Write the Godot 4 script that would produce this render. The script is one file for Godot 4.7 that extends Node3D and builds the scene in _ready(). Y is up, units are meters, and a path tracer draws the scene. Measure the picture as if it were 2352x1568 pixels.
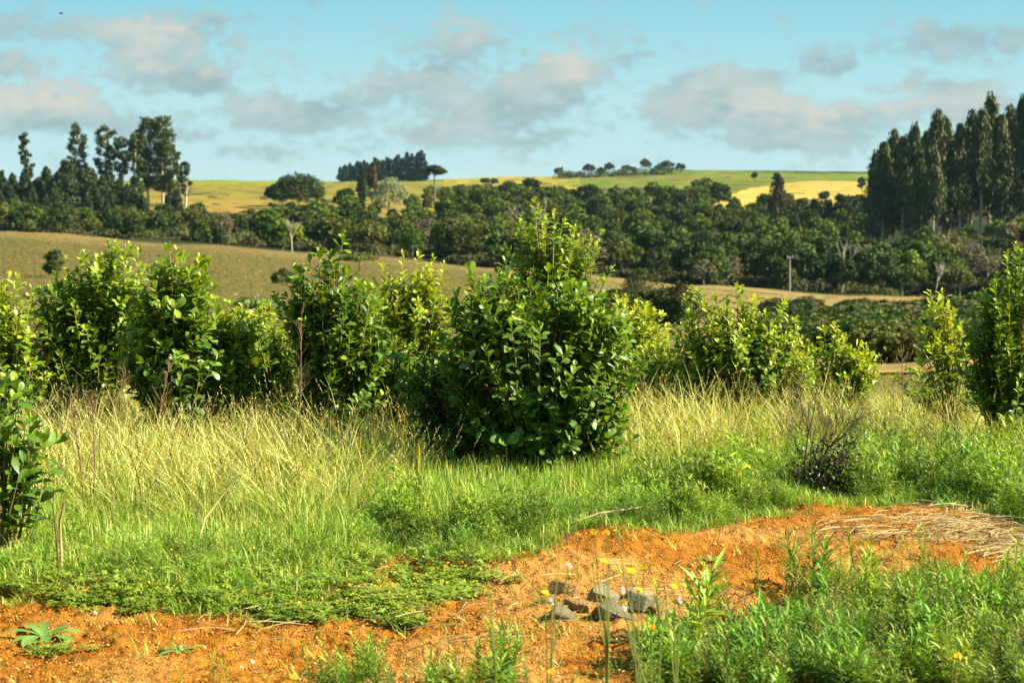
extends Node3D
# Hilltop with young shrubs, tall grass and orange soil above a wooded valley.
# x is to the right, -z is away from the camera. "dx, dy" in tables are positions on a 2352 x 1568 survey sheet of the view
# (F = its focal length), turned into real points at a given distance.
const F := 4563.0
const EYE := 1.82
const EXPOSURE := 3.3
var PITCH := -atan((784.0 - 430.0) / F)
var rng := RandomNumberGenerator.new()
var names := {}
var nz := FastNoiseLite.new()
var nz2 := FastNoiseLite.new()
var eye := Vector3(0, EYE, 0)
var cols := [-600.0, 0.0, 400.0, 800.0, 1200.0, 1600.0, 2000.0, 2352.0, 2950.0]
var rows := [2.0, 14.0, 18.0, 30.0, 60.0, 110.0, 170.0, 240.0, 320.0, 400.0, 500.0, 600.0, 800.0, 1000.0, 1300.0, 1700.0, 2300.0, 4600.0]
var land := [
	[0, 0, -.2, -1, -2.2, -3.2, -4, -4.8, -5.5, -6, -5, -3.4, -1, 2, 4, 4, 2, -12],
	[0, 0, -.2, -1, -2.2, -3.4, -4.1, -4.9, -5.6, -6.2, -5.2, -3.4, -1, 2, 4, 4, 2, -12],
	[0, 0, -.2, -1, -2.5, -4.2, -5.15, -6.1, -7.1, -7.6, -6.2, -4.2, -.4, 2.6, 6.1, 6, 4, -12],
	[0, 0, -.2, -1, -2.7, -4.8, -6.4, -7.9, -9.3, -10.5, -9.5, -6, -2.2, 1.5, 5.2, 5.4, 4, -12],
	[0, 0, -.25, -1.1, -3.1, -5.8, -7.9, -9.7, -11.5, -13.5, -13, -9.5, -5, -.7, 4.5, 10.3, 7, -12],
	[0, 0, -.3, -1.2, -3.6, -7, -9.6, -11.8, -14, -17, -16, -13, -7, -1, 6, 16.0, 12, -12],
	[0, 0, -.3, -1.3, -4, -8.4, -11.8, -14, -15.9, -18.5, -17, -13, -7, 0, 7.5, 14.8, 11, -12],
	[0, 0, -.3, -1.3, -3.8, -7.8, -11, -13.5, -16.5, -16, -10, -7, -3, 2, 8, 12.6, 9, -12],
	[0, 0, -.3, -1.2, -3.6, -7.4, -10.5, -13, -15.5, -14, -8, -5, -1, 3, 8, 12, 9, -12]]
# mounds of the soil bank: dx, distance, height, reach across, reach along
var mounds := [[2020, 10.3, .09, 1.1, .8], [1420, 9.9, .06, .5, .5], [1150, 9.3, .05, .8, .5], [250, 8.9, .07, 1.0, .5], [2300, 8.3, .06, .6, .6], [700, 8.0, -.06, 1.2, .5], [1700, 8.6, -.05, .8, .5]]
var bank := [[-400, 1395], [0, 1385], [150, 1372], [300, 1400], [450, 1415], [600, 1405], [760, 1395], [830, 1330], [900, 1292], [1000, 1325], [1120, 1330], [1230, 1300], [1330, 1262], [1450, 1268], [1560, 1262], [1700, 1238], [1800, 1215], [1950, 1190], [2150, 1182], [2250, 1215], [2352, 1260], [2800, 1300]]

# ---------------------------------------------------------------- places
func px(x: float, y: float, d: float) -> Vector3:
	var v := Basis(Vector3.RIGHT, PITCH) * Vector3((x - 1176.0) / F, (784.0 - y) / F, -1.0)
	return eye + v * (d / -v.z)

func gp(x: float, d: float) -> Vector3:
	var X := (x - 1176.0) / F * d * 1.003
	return Vector3(X, hgt(X, -d), -d)

func gv(x: float, v: float) -> Vector3:
	var d := EYE * F / (v - 430.0)
	for i in 4:
		d = lerpf(d, (EYE - hgt((x - 1176.0) / F * d, -d)) * F / (v - 430.0), .7)
	return gp(x, d)

func bank_d(x: float) -> float:
	for i in bank.size() - 1:
		if x < bank[i + 1][0]:
			var t := clampf((x - bank[i][0]) / float(bank[i + 1][0] - bank[i][0]), 0, 1)
			return EYE * F / (lerpf(bank[i][1], bank[i + 1][1], t) - 430.0)
	return EYE * F / (1300.0 - 430.0)

func cat(a: float, b: float, c: float, d: float, t: float) -> float:
	return b + .5 * t * (c - a + t * (2 * a - 5 * b + 4 * c - d + t * (3 * (b - c) + d - a)))

func column(k: int, i: int, t: float) -> float:
	var r: Array = land[k]
	return cat(r[maxi(i - 1, 0)], r[i], r[i + 1], r[mini(i + 2, r.size() - 1)], t)

func hgt(x: float, z: float, fine := false) -> float:
	var d := clampf(-z, 2.0, 4590.0)
	var a := clampf(x / d * F + 1176.0, -599.0, 2949.0)
	var i := 0
	while rows[i + 1] < d:
		i += 1
	var t: float = (d - rows[i]) / (rows[i + 1] - rows[i])
	var k := 0
	while cols[k + 1] < a:
		k += 1
	var s: float = (a - cols[k]) / (cols[k + 1] - cols[k])
	s = s * s * (3 - 2 * s)
	var y := lerpf(column(k, i, t), column(k + 1, i, t), s)
	if d < 22.0:
		for m in mounds:
			var ux: float = (x - (m[0] - 1176.0) / F * m[1]) / m[3]
			var uz: float = (d - m[1]) / m[4]
			y += m[2] * exp(-ux * ux - uz * uz)
		y += nz.get_noise_2d(x * 9, z * 9) * .05
		if fine:
			y += nz.get_noise_2d(x * 60, z * 60) * .018 + nz2.get_noise_2d(x * 210, z * 210) * .011 + maxf(0, nz2.get_noise_2d(x * 500 + 90, z * 500)) * .012
	else:
		y += nz.get_noise_2d(x * .35, z * .35) * minf(1.0, d * .002)
	return y

# ---------------------------------------------------------------- naming
func numbered(n: String) -> String:
	if not names.has(n):
		names[n] = 0
		return n
	names[n] += 1
	return "%s_%03d" % [n, names[n]]

func tag(o: Node, label: String, category := "", group := "", kind := "") -> Node:
	o.set_meta("label", label)
	if category: o.set_meta("category", category)
	if group: o.set_meta("group", group)
	if kind: o.set_meta("kind", kind)
	return o

func thing(n: String, label: String, category: String, at: Vector3, group := "") -> Node3D:
	var o := Node3D.new()
	o.name = numbered(n)
	add_child(o, true)
	o.position = at
	tag(o, label, category, group)
	return o

func part(n: String, m: Mesh, mat: Material, parent: Node, kind := "") -> MeshInstance3D:
	var o := MeshInstance3D.new()
	o.mesh = m
	if mat: o.material_override = mat
	if parent == self:
		o.name = numbered(n)
	else:
		var key := str(parent.get_instance_id()) + n
		names[key] = names.get(key, -1) + 1
		o.name = n if names[key] == 0 else "%s_%03d" % [n, names[key]]
	parent.add_child(o, true)
	if kind: o.set_meta("kind", kind)
	return o

func copy_of(src: Node3D, n: String, at: Vector3, turn: float, size: Vector3, label: String, category: String, group := "") -> Node3D:
	var o: Node3D = src.duplicate()
	o.name = numbered(n)
	add_child(o, true)
	o.position = at
	o.rotation = Vector3(0, turn, 0)
	if category == "weed": o.rotation = Vector3(rng.randfn(0, .14), turn, rng.randfn(0, .14))
	o.scale = size
	o.remove_meta("group")
	tag(o, label, category, group)
	return o

func many(n: String, m: Mesh, mat: Material, xf: Array, tints: Array, parent: Node = self) -> MultiMeshInstance3D:
	var mm := MultiMesh.new()
	mm.transform_format = MultiMesh.TRANSFORM_3D
	mm.use_colors = true
	mm.mesh = m
	mm.instance_count = xf.size()
	for i in xf.size():
		mm.set_instance_transform(i, xf[i])
		mm.set_instance_color(i, tints[i])
	var o := MultiMeshInstance3D.new()
	o.multimesh = mm
	o.material_override = mat
	o.name = numbered(n) if parent == self else n
	parent.add_child(o, true)
	o.set_meta("kind", "stuff")
	return o

# ---------------------------------------------------------------- shapes
class Soup:
	var v := PackedVector3Array()
	var n := PackedVector3Array()
	var c := PackedColorArray()
	func add(p: Soup, xf: Transform3D, col: Color) -> void:
		v.append_array(xf * p.v)
		n.append_array(Transform3D(xf.basis.orthonormalized(), Vector3.ZERO) * p.n)
		var f := PackedColorArray()
		f.resize(p.v.size())
		f.fill(col)
		c.append_array(f)
	func add_tinted(p: Soup, xf: Transform3D) -> void:
		v.append_array(xf * p.v)
		n.append_array(Transform3D(xf.basis.orthonormalized(), Vector3.ZERO) * p.n)
		c.append_array(p.c)
	func tri(a: Vector3, b: Vector3, d: Vector3, na: Vector3, nb: Vector3, nd: Vector3, col: Color) -> void:
		if (b - a).cross(d - a).dot(na + nb + nd) > 0:
			v.append_array([a, d, b])
			n.append_array([na, nd, nb])
		else:
			v.append_array([a, b, d])
			n.append_array([na, nb, nd])
		c.append_array([col, col, col])
	func quad(a: Vector3, b: Vector3, d: Vector3, e: Vector3, na: Vector3, nb: Vector3, nd: Vector3, ne: Vector3, col: Color) -> void:
		tri(a, b, d, na, nb, nd, col)
		tri(a, d, e, na, nd, ne, col)
	func mesh() -> ArrayMesh:
		var m := ArrayMesh.new()
		if v.is_empty():
			return m
		var a := []
		a.resize(Mesh.ARRAY_MAX)
		a[Mesh.ARRAY_VERTEX] = v
		a[Mesh.ARRAY_NORMAL] = n
		a[Mesh.ARRAY_COLOR] = c
		m.add_surface_from_arrays(Mesh.PRIMITIVE_TRIANGLES, a)
		return m

# a grid of points (rows of equal length) as a smooth sheet
func sheet(s: Soup, g: Array, col: Color) -> void:
	var nr := g.size()
	var nc: int = g[0].size()
	var nn := []
	for i in nr:
		var r := []
		for j in nc:
			var du: Vector3 = g[i][mini(j + 1, nc - 1)] - g[i][maxi(j - 1, 0)]
			var dv: Vector3 = g[mini(i + 1, nr - 1)][j] - g[maxi(i - 1, 0)][j]
			var q := du.cross(dv)
			r.append(q.normalized() if q.length() > 1e-12 else Vector3.ZERO)
		nn.append(r)
	for i in nr:
		for j in nc:
			if nn[i][j] == Vector3.ZERO:
				for q in [[i - 1, j], [i + 1, j]]:
					if q[0] >= 0 and q[0] < nr and nn[q[0]][j] != Vector3.ZERO:
						nn[i][j] = nn[q[0]][j]
	for i in nr - 1:
		for j in nc - 1:
			var a: Vector3 = g[i][j]
			var b: Vector3 = g[i][j + 1]
			var d: Vector3 = g[i + 1][j + 1]
			var e: Vector3 = g[i + 1][j]
			if (b - a).cross(d - a).length() > 1e-14:
				s.tri(a, b, d, nn[i][j], nn[i][j + 1], nn[i + 1][j + 1], col)
			if (d - a).cross(e - a).length() > 1e-14:
				s.tri(a, d, e, nn[i][j], nn[i + 1][j + 1], nn[i + 1][j], col)

func tube(s: Soup, pts: Array, radii: Array, sides: int, col: Color) -> void:
	var prev_ring := []
	var prev_n := []
	var side := Vector3.RIGHT
	for i in pts.size():
		var t: Vector3 = (pts[mini(i + 1, pts.size() - 1)] - pts[maxi(i - 1, 0)]).normalized()
		side = (side - t * side.dot(t))
		side = side.normalized() if side.length() > .01 else t.cross(Vector3.FORWARD).normalized()
		var up := t.cross(side)
		var ring := []
		var nn := []
		for k in sides + 1:
			var a := TAU * k / sides
			var d := side * cos(a) + up * sin(a)
			nn.append(d)
			ring.append(pts[i] + d * radii[i])
		if i > 0:
			for k in sides:
				s.quad(prev_ring[k], prev_ring[k + 1], ring[k + 1], ring[k], prev_n[k], prev_n[k + 1], nn[k + 1], nn[k], col)
		prev_ring = ring
		prev_n = nn

# leaf along +y, width along x, upper face +z. shape: half widths at the given heights
func leaf_proto(ts: Array, ws: Array, fold: float, bend: float, twist := 0.0) -> Soup:
	var g := []
	for i in ts.size():
		var t: float = ts[i]
		var w: float = ws[i]
		var z := -bend * t * t
		var y := t * (1.0 - bend * bend * .35 * t)
		var r := []
		for j in 3:
			var x := (j - 1) * w
			var p := Vector3(x, y, z + absf(x) * fold)
			r.append(p.rotated(Vector3.UP, twist * t))
		g.append(r)
	var s := Soup.new()
	sheet(s, g, Color.WHITE)
	return s

func blade(s: Soup, base: Vector3, dir: float, lean: float, length: float, width: float, droop: float, segs: int, col: Color) -> Vector3:
	var g := []
	var p := base
	var a := lean
	var out := Vector3(cos(dir), 0, sin(dir))
	var side := Vector3(-sin(dir), 0, cos(dir)).rotated(Vector3.UP, rng.randf_range(-.9, .9))
	for i in segs + 1:
		var t := float(i) / segs
		var w := width * (1.0 - pow(t, 2.2)) * (.6 + .8 * t * (1 - t) * 2) * .5 + .0002
		g.append([p - side * w, p + side * w])
		a += droop / segs * (.4 + 1.2 * t)
		p += (Vector3.UP * cos(a) + out * sin(a)) * length / segs
	sheet(s, g, col)
	return p

func dirv(theta: float, phi: float) -> Vector3:
	return Vector3(cos(phi) * sin(theta), cos(theta), sin(phi) * sin(theta))

func rdir() -> Vector3:
	var z := rng.randf_range(-1, 1)
	var a := rng.randf_range(0, TAU)
	var r := sqrt(1 - z * z)
	return Vector3(r * cos(a), z, r * sin(a))

func frame(axis: Vector3, face: Vector3, size: float) -> Basis:
	var z := face - axis * face.dot(axis)
	if z.length() < .01:
		z = axis.cross(Vector3(.3, .8, .5))
	z = z.normalized()
	return Basis(axis.cross(z) * size, axis * size, z * size)

func mixc(a: Color, b: Color, t: float) -> Color:
	return a.lerp(b, clampf(t, 0, 1))

func lin(r: float, g: float, b: float) -> Color:
	return Color(r, g, b)

# ---------------------------------------------------------------- materials
func plant_mat(rough := .5, through := .8, warm := Color(1.0, .95, .35), spec := .5) -> StandardMaterial3D:
	var m := StandardMaterial3D.new()
	m.vertex_color_use_as_albedo = true
	m.roughness = rough
	m.metallic_specular = spec
	m.cull_mode = BaseMaterial3D.CULL_DISABLED
	if through > 0:
		m.backlight_enabled = true
		m.backlight = Color(warm.r * through, warm.g * through, warm.b * through)
	return m

func noise_tex(freq: float, lo: float, hi: float, sd: int, side := 512) -> NoiseTexture2D:
	var n := FastNoiseLite.new()
	n.seed = sd
	n.frequency = freq
	n.fractal_octaves = 5
	var t := NoiseTexture2D.new()
	t.width = side
	t.height = side
	t.seamless = true
	t.noise = n
	var g := Gradient.new()
	g.set_color(0, Color(lo, lo, lo))
	g.set_color(1, Color(hi, hi, hi))
	t.color_ramp = g
	return t

var M := {}

func materials() -> void:
	M.leaf = plant_mat(.42, .85, Color(1.0, .95, .25), .5)
	M.young = plant_mat(.5, 1.0, Color(1.0, .95, .25), .4)
	M.grass = plant_mat(.6, .8, Color(1.0, .92, .4), .35)
	M.herb = plant_mat(.55, .8, Color(.95, 1.0, .3), .4)
	M.tree = plant_mat(.65, .5, Color(1.0, 1.0, .35), .3)
	M.bark = plant_mat(.85, 0, Color.WHITE, .25)
	M.stone = plant_mat(.9, 0, Color.WHITE, .25)
	M.stone.heightmap_enabled = true
	M.stone.heightmap_texture = noise_tex(.03, 0, 1, 5)
	M.stone.heightmap_scale = .5
	M.stone.uv1_triplanar = true
	M.stone.uv1_scale = Vector3(4, 4, 4)
	M.stone.albedo_texture = noise_tex(.03, .74, 1.0, 8)
	M.soil = plant_mat(.95, 0, Color.WHITE, .15)
	M.soil.albedo_texture = noise_tex(.02, .72, 1.0, 3, 1024)
	M.soil.uv1_triplanar = true
	M.soil.uv1_world_triplanar = true
	M.soil.uv1_scale = Vector3(1.3, 1.3, 1.3)
	M.soil.heightmap_enabled = true
	M.soil.heightmap_texture = noise_tex(.06, 0, 1, 4, 1024)
	M.soil.heightmap_scale = 1.0
	M.field = plant_mat(.95, 0, Color.WHITE, .1)
	M.petal = plant_mat(.6, .6, Color(1, .85, .2), .3)

func _ready() -> void:
	rng.seed = 20240
	nz.seed = 11
	nz.frequency = .1
	nz.fractal_octaves = 3
	nz2.seed = 29
	nz2.frequency = .1
	nz2.fractal_octaves = 2
	var cam := Camera3D.new()
	cam.name = "camera"
	cam.keep_aspect = Camera3D.KEEP_HEIGHT
	var at := CameraAttributesPhysical.new()
	at.frustum_focal_length = 12.0 / (784.0 / F)
	at.frustum_focus_distance = 12.3
	at.frustum_near = .1
	at.frustum_far = 9000.0
	at.exposure_aperture = 5.8
	cam.attributes = at
	cam.fov = rad_to_deg(2 * atan(784.0 / F))
	cam.near = .1
	cam.far = 9000.0
	cam.position = eye
	cam.rotation.x = PITCH
	add_child(cam)
	cam.current = true
	var env := Environment.new()
	env.background_mode = Environment.BG_SKY
	env.sky = Sky.new()
	env.sky.sky_material = sky_material()
	env.tonemap_mode = Environment.TONE_MAPPER_LINEAR
	env.tonemap_exposure = EXPOSURE
	env.sdfgi_enabled = true
	env.ssao_enabled = true
	env.ssil_enabled = true
	env.fog_enabled = true
	env.fog_density = .000025
	env.fog_light_color = Color(.70, .86, .95)
	var we := WorldEnvironment.new()
	we.name = "world_environment"
	we.environment = env
	add_child(we)
	var sun := DirectionalLight3D.new()
	sun.name = "sun"
	sun.light_energy = 1.6
	sun.light_color = Color(1, .95, .84)
	sun.light_angular_distance = .5
	sun.shadow_enabled = true
	add_child(sun)
	var sa := deg_to_rad(-6.0)   # how far beyond (or before) the right-hand side the sun stands
	var se := deg_to_rad(36.0)
	sun.look_at_from_position(Vector3(cos(sa) * cos(se), sin(se), -sin(sa) * cos(se)) * 50, Vector3.ZERO)
	materials()
	ground()
	fields()
	stubble()
	far_trees()
	forest()
	shrubs()
	grasses()
	weeds()
	small_things()

# ---------------------------------------------------------------- sky
# cloud banks: dx, dy, half width, half height, strength, share of warm light
var banks := [[395, 92, 150, 48, 1.0, .8], [310, 105, 80, 30, .5, .2], [350, 165, 120, 42, .9, .6], [520, 175, 75, 48, .9, .7], [430, 195, 120, 28, .7, .1], [30, 62, 140, 42, .8, .0], [190, 75, 80, 20, .45, 0], [10, 165, 110, 45, .9, .4], [140, 255, 170, 55, 1.0, .9], [20, 285, 190, 45, .7, .1], [500, 45, 100, 28, .8, 0], [640, 270, 130, 42, .85, .35], [760, 255, 90, 45, .7, 0], [1060, 105, 140, 52, 1.0, .5], [960, 160, 90, 30, .6, .1], [920, 205, 140, 42, .95, .5], [1290, 172, 110, 48, 1.0, .8], [1200, 225, 130, 45, .9, .2], [1140, 262, 220, 40, .8, .3], [1000, 305, 130, 30, .85, .7], [1230, 325, 130, 30, .7, .1], [1440, 130, 70, 32, .6, 0], [1690, 185, 120, 36, .95, .3], [1580, 190, 50, 22, .5, 0], [1900, 150, 75, 36, .8, .1], [2150, 108, 170, 45, .8, .1], [2320, 90, 80, 40, .6, 0], [1600, 262, 160, 48, .9, .4], [1650, 235, 100, 40, .7, .1], [1870, 275, 240, 55, .95, .75], [2120, 205, 90, 26, .6, 0], [2230, 250, 150, 48, .8, .6], [1820, 335, 210, 30, .6, .2], [600, 355, 130, 20, .55, 0], [460, 320, 90, 26, .5, 0], [700, 14, 60, 14, .5, 0], [720, 45, 26, 10, .4, 0], [1330, 85, 50, 16, .35, 0], [1040, 0, 60, 8, .3, 0], [850, 340, 60, 14, .4, .1], [300, 300, 120, 30, .5, 0], [2000, 380, 200, 16, .4, .1]]

func sky_at(dx: float, dy: float, fx: FastNoiseLite) -> Color:
	var el := (430.0 - dy) / F
	var up := clampf((el - .1) / .5, 0, 1)
	var e2 := clampf(el / .098, 0, 1)
	var low := Color(.785, .91, .915)
	var mid := Color(.72, .905, .93)
	var top := Color(.575, .835, .895)
	var c := low.lerp(mid, clampf(e2 / .55, 0, 1)).lerp(top, clampf((e2 - .5) / .5, 0, 1))
	c = c.lerp(Color(.33, .66, .80), up)
	var wx := fx.get_noise_2d(dx * .5 + 4000, dy * 1.2) * 85
	var wy := fx.get_noise_2d(dx * .5, dy * 1.2 + 9000) * 34
	var f1 := fx.get_noise_2d(dx * .55, dy * 1.25)
	var f2 := fx.get_noise_2d(dx * 2.1 + 500, dy * 4.2)
	var d := 0.0
	var warm := 0.0
	var inside := smoothstep(-420, -60, dx) * smoothstep(2780, 2420, dx) * smoothstep(-160, -20, dy)
	if inside > 0:
		for b in banks:
			var ux: float = (dx + wx - b[0]) / b[2]
			var uy: float = (dy + wy - b[1]) / b[3]
			var q := ux * ux + uy * uy
			if q < 5.0:
				var g: float = b[4] * exp(-q * 1.25)
				d += g
				warm += g * b[5] * clampf(.62 - uy * .75 - ux * .12, 0, 1.3)
	var wild := (fx.get_noise_2d(dx * .16 + 77, dy * .42) * 1.5 + .22) * smoothstep(2.2, .5, el)
	d = lerpf(wild, d, inside)
	warm = lerpf(maxf(0, wild * .5), warm, inside)
	var dens := smoothstep(.14, .85, d * 1.22 - .01 + f1 * .62 + f2 * .6 + fx.get_noise_2d(dx * 4.6 + 900, dy * 8.5) * .3)
	var grey := Color(.60, .715, .735).lerp(Color(.70, .805, .815), clampf(.5 + f1 + f2 * .5, 0, 1))
	var cc := grey.lerp(Color(.85, .845, .80), clampf(warm * (1.0 + f1 + f2 * .8) * 1.35, 0, 1))
	return c.lerp(cc, dens * .9)

func sky_material() -> PanoramaSkyMaterial:
	var fx := FastNoiseLite.new()
	fx.seed = 5
	fx.frequency = .008
	fx.fractal_octaves = 5
	var w := 4096
	var h := 2048
	var sw := 720
	var sh := 360
	var small := Image.create(sw, sh, false, Image.FORMAT_RGB8)
	for j in sh:
		var el := (.5 - (j + .5) / sh) * PI
		for i in sw:
			if el < -.06:
				small.set_pixel(i, j, Color(.62, .68, .58))
				continue
			var az := fposmod((i + .5) / sw + .5, 1.0) * TAU - PI
			small.set_pixel(i, j, sky_at(1176 + az * F, 430 - maxf(el, 0) * F, fx))
	small.resize(w, h, Image.INTERPOLATE_CUBIC)
	var i0 := int(-w * 30.0 / 360)
	var i1 := int(w * 30.0 / 360)
	var j0 := int(h * (.5 - 20.0 / 180))
	var j1 := h / 2 + 4
	for j in range(j0, j1):
		var el := (.5 - (j + .5) / h) * PI
		for i in range(i0, i1):
			var az := (i + .5) / w * TAU
			small.set_pixel(posmod(i, w), j, sky_at(1176 + az * F, 430 - el * F, fx))
	var m := PanoramaSkyMaterial.new()
	m.panorama = ImageTexture.create_from_image(small)
	m.energy_multiplier = 1.0 / EXPOSURE
	return m

# ---------------------------------------------------------------- ground
var clover := [[950, 1345, 95, 16], [880, 1395, 75, 18], [720, 1370, 150, 24], [1010, 1378, 60, 10], [330, 1392, 150, 14], [560, 1400, 120, 14], [690, 1425, 60, 14], [905, 1425, 40, 8], [1070, 1345, 40, 8], [210, 1395, 50, 10], [110, 1512, 50, 8], [800, 1420, 30, 8], [940, 1450, 26, 6]]

func bare(x: float, z: float) -> float:
	# 1 on open soil, 0 where plants cover it
	var d := -z
	if d < .5: return 1.0
	var dx := x / d * F + 1176
	var edge := bank_d(dx) + nz.get_noise_2d(x * 16, z * 16) * .5
	return smoothstep(.1, -.12, d - edge)

func ground() -> void:
	var az := []
	var a := -180.0
	while a < 180.0:
		az.append(a)
		var b := absf(a)
		a += .09 if b < 15.6 and a >= -15.7 else (.4 if b < 20 else (2.0 if b < 40 else 8.0))
	az.append(180.0)
	var ds := []
	var d := 1.2
	while d < 4500:
		ds.append(d)
		d *= 1.03 if d < 6.2 else (1.0036 if d < 12.5 else (1.012 if d < 20 else 1.03))
	var na := az.size()
	var v := PackedVector3Array()
	var n := PackedVector3Array()
	var c := PackedColorArray()
	var ix := PackedInt32Array()
	var soil_a := lin(.43, .180, .026)
	var soil_b := lin(.33, .122, .016)
	var dust := lin(.52, .27, .07)
	var litter := lin(.16, .115, .04)
	var hill := lin(0.0861, 0.0984, 0.0246)
	var wood := lin(.035, .04, .015)
	var red := lin(.5, .16, .025)
	for dd in ds:
		for aa in az:
			var t := deg_to_rad(aa)
			var x: float = sin(t) * dd
			var z: float = -cos(t) * dd
			v.append(Vector3(x, hgt(x, z, dd > 5.5 and dd < 13 and absf(aa) < 18), z))
			var col: Color
			if dd < 24:
				var q := nz.get_noise_2d(x * 22, z * 22)
				col = mixc(soil_a, soil_b, .5 + q * 1.3)
				col = mixc(col, dust, clampf(nz2.get_noise_2d(x * 7 + 40, z * 7) * 2.0, 0, .7))
				if z < 0: col = mixc(litter, col, maxf(bare(x, z), clampf(nz.get_noise_2d(x * 30, z * 30) * 1.5 + .1, 0, .5)))
				col = mixc(col, hill, smoothstep(15, 24, dd))
			elif dd > 325 and dd < 880:
				col = mixc(wood, lin(.10, .085, .035), clampf(nz.get_noise_2d(x * .5, z * .5) * 1.5, 0, 1))
			else:
				col = mixc(hill, lin(.15, .115, .04), clampf(.7 + nz.get_noise_2d(x * .05, z * .05), 0, 1))
			c.append(col)
	for i in ds.size():
		for j in na:
			var k := i * na + j
			var du := v[i * na + mini(j + 1, na - 1)] - v[i * na + maxi(j - 1, 0)]
			var dv := v[mini(i + 1, ds.size() - 1) * na + j] - v[maxi(i - 1, 0) * na + j]
			var q := du.cross(dv)
			n.append(q.normalized() if q.y > 0 else -q.normalized())
	for i in ds.size() - 1:
		for j in na - 1:
			var k := i * na + j
			ix.append_array([k, k + na, k + 1, k + 1, k + na, k + na + 1])
	# make sure that front faces look up
	var e := (v[ix[1]] - v[ix[0]]).cross(v[ix[2]] - v[ix[0]])
	if e.y > 0:
		ix.reverse()
	# the disc under the viewer
	var mid := v.size()
	v.append(Vector3.ZERO)
	n.append(Vector3.UP)
	c.append(soil_a)
	for j in na - 1:
		var tri := [mid, j, j + 1]
		if (v[j] - v[mid]).cross(v[j + 1] - v[mid]).y > 0: tri = [mid, j + 1, j]
		ix.append_array(tri)
	var arr := []
	arr.resize(Mesh.ARRAY_MAX)
	arr[Mesh.ARRAY_VERTEX] = v
	arr[Mesh.ARRAY_NORMAL] = n
	arr[Mesh.ARRAY_COLOR] = c
	arr[Mesh.ARRAY_INDEX] = ix
	var m := ArrayMesh.new()
	m.add_surface_from_arrays(Mesh.PRIMITIVE_TRIANGLES, arr)
	var o := part("ground", m, M.soil, self)
	tag(o, "orange soil bank that falls away into a rolling valley", "ground", "", "structure")

func patch(called: String, label: String, x0: float, x1: float, near: Callable, far: Callable, nx: int, nd: int, lift: float, tint: Callable) -> void:
	var s := Soup.new()
	var v := PackedVector3Array()
	var c := PackedColorArray()
	var ix := PackedInt32Array()
	for i in nx + 1:
		var x := lerpf(x0, x1, float(i) / nx)
		var d0: float = near.call(x)
		var d1: float = far.call(x)
		for j in nd + 1:
			var t := float(j) / nd
			var d := d0 * pow(d1 / d0, t)
			v.append(gp(x, d) + Vector3.UP * lift)
			c.append(tint.call(x, d, t))
	var n := PackedVector3Array()
	for i in nx + 1:
		for j in nd + 1:
			var q := (v[mini(i + 1, nx) * (nd + 1) + j] - v[maxi(i - 1, 0) * (nd + 1) + j]).cross(v[i * (nd + 1) + mini(j + 1, nd)] - v[i * (nd + 1) + maxi(j - 1, 0)])
			n.append(q.normalized() if q.y > 0 else -q.normalized())
	for i in nx:
		for j in nd:
			var k := i * (nd + 1) + j
			ix.append_array([k, k + 1, k + nd + 1, k + nd + 1, k + 1, k + nd + 2])
	if (v[ix[1]] - v[ix[0]]).cross(v[ix[2]] - v[ix[0]]).y > 0:
		ix.reverse()
	var arr := []
	arr.resize(Mesh.ARRAY_MAX)
	arr[Mesh.ARRAY_VERTEX] = v
	arr[Mesh.ARRAY_NORMAL] = n
	arr[Mesh.ARRAY_COLOR] = c
	arr[Mesh.ARRAY_INDEX] = ix
	var m := ArrayMesh.new()
	m.add_surface_from_arrays(Mesh.PRIMITIVE_TRIANGLES, arr)
	tag(part(called, m, M.field, self), label, "field", "", "structure")

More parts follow.
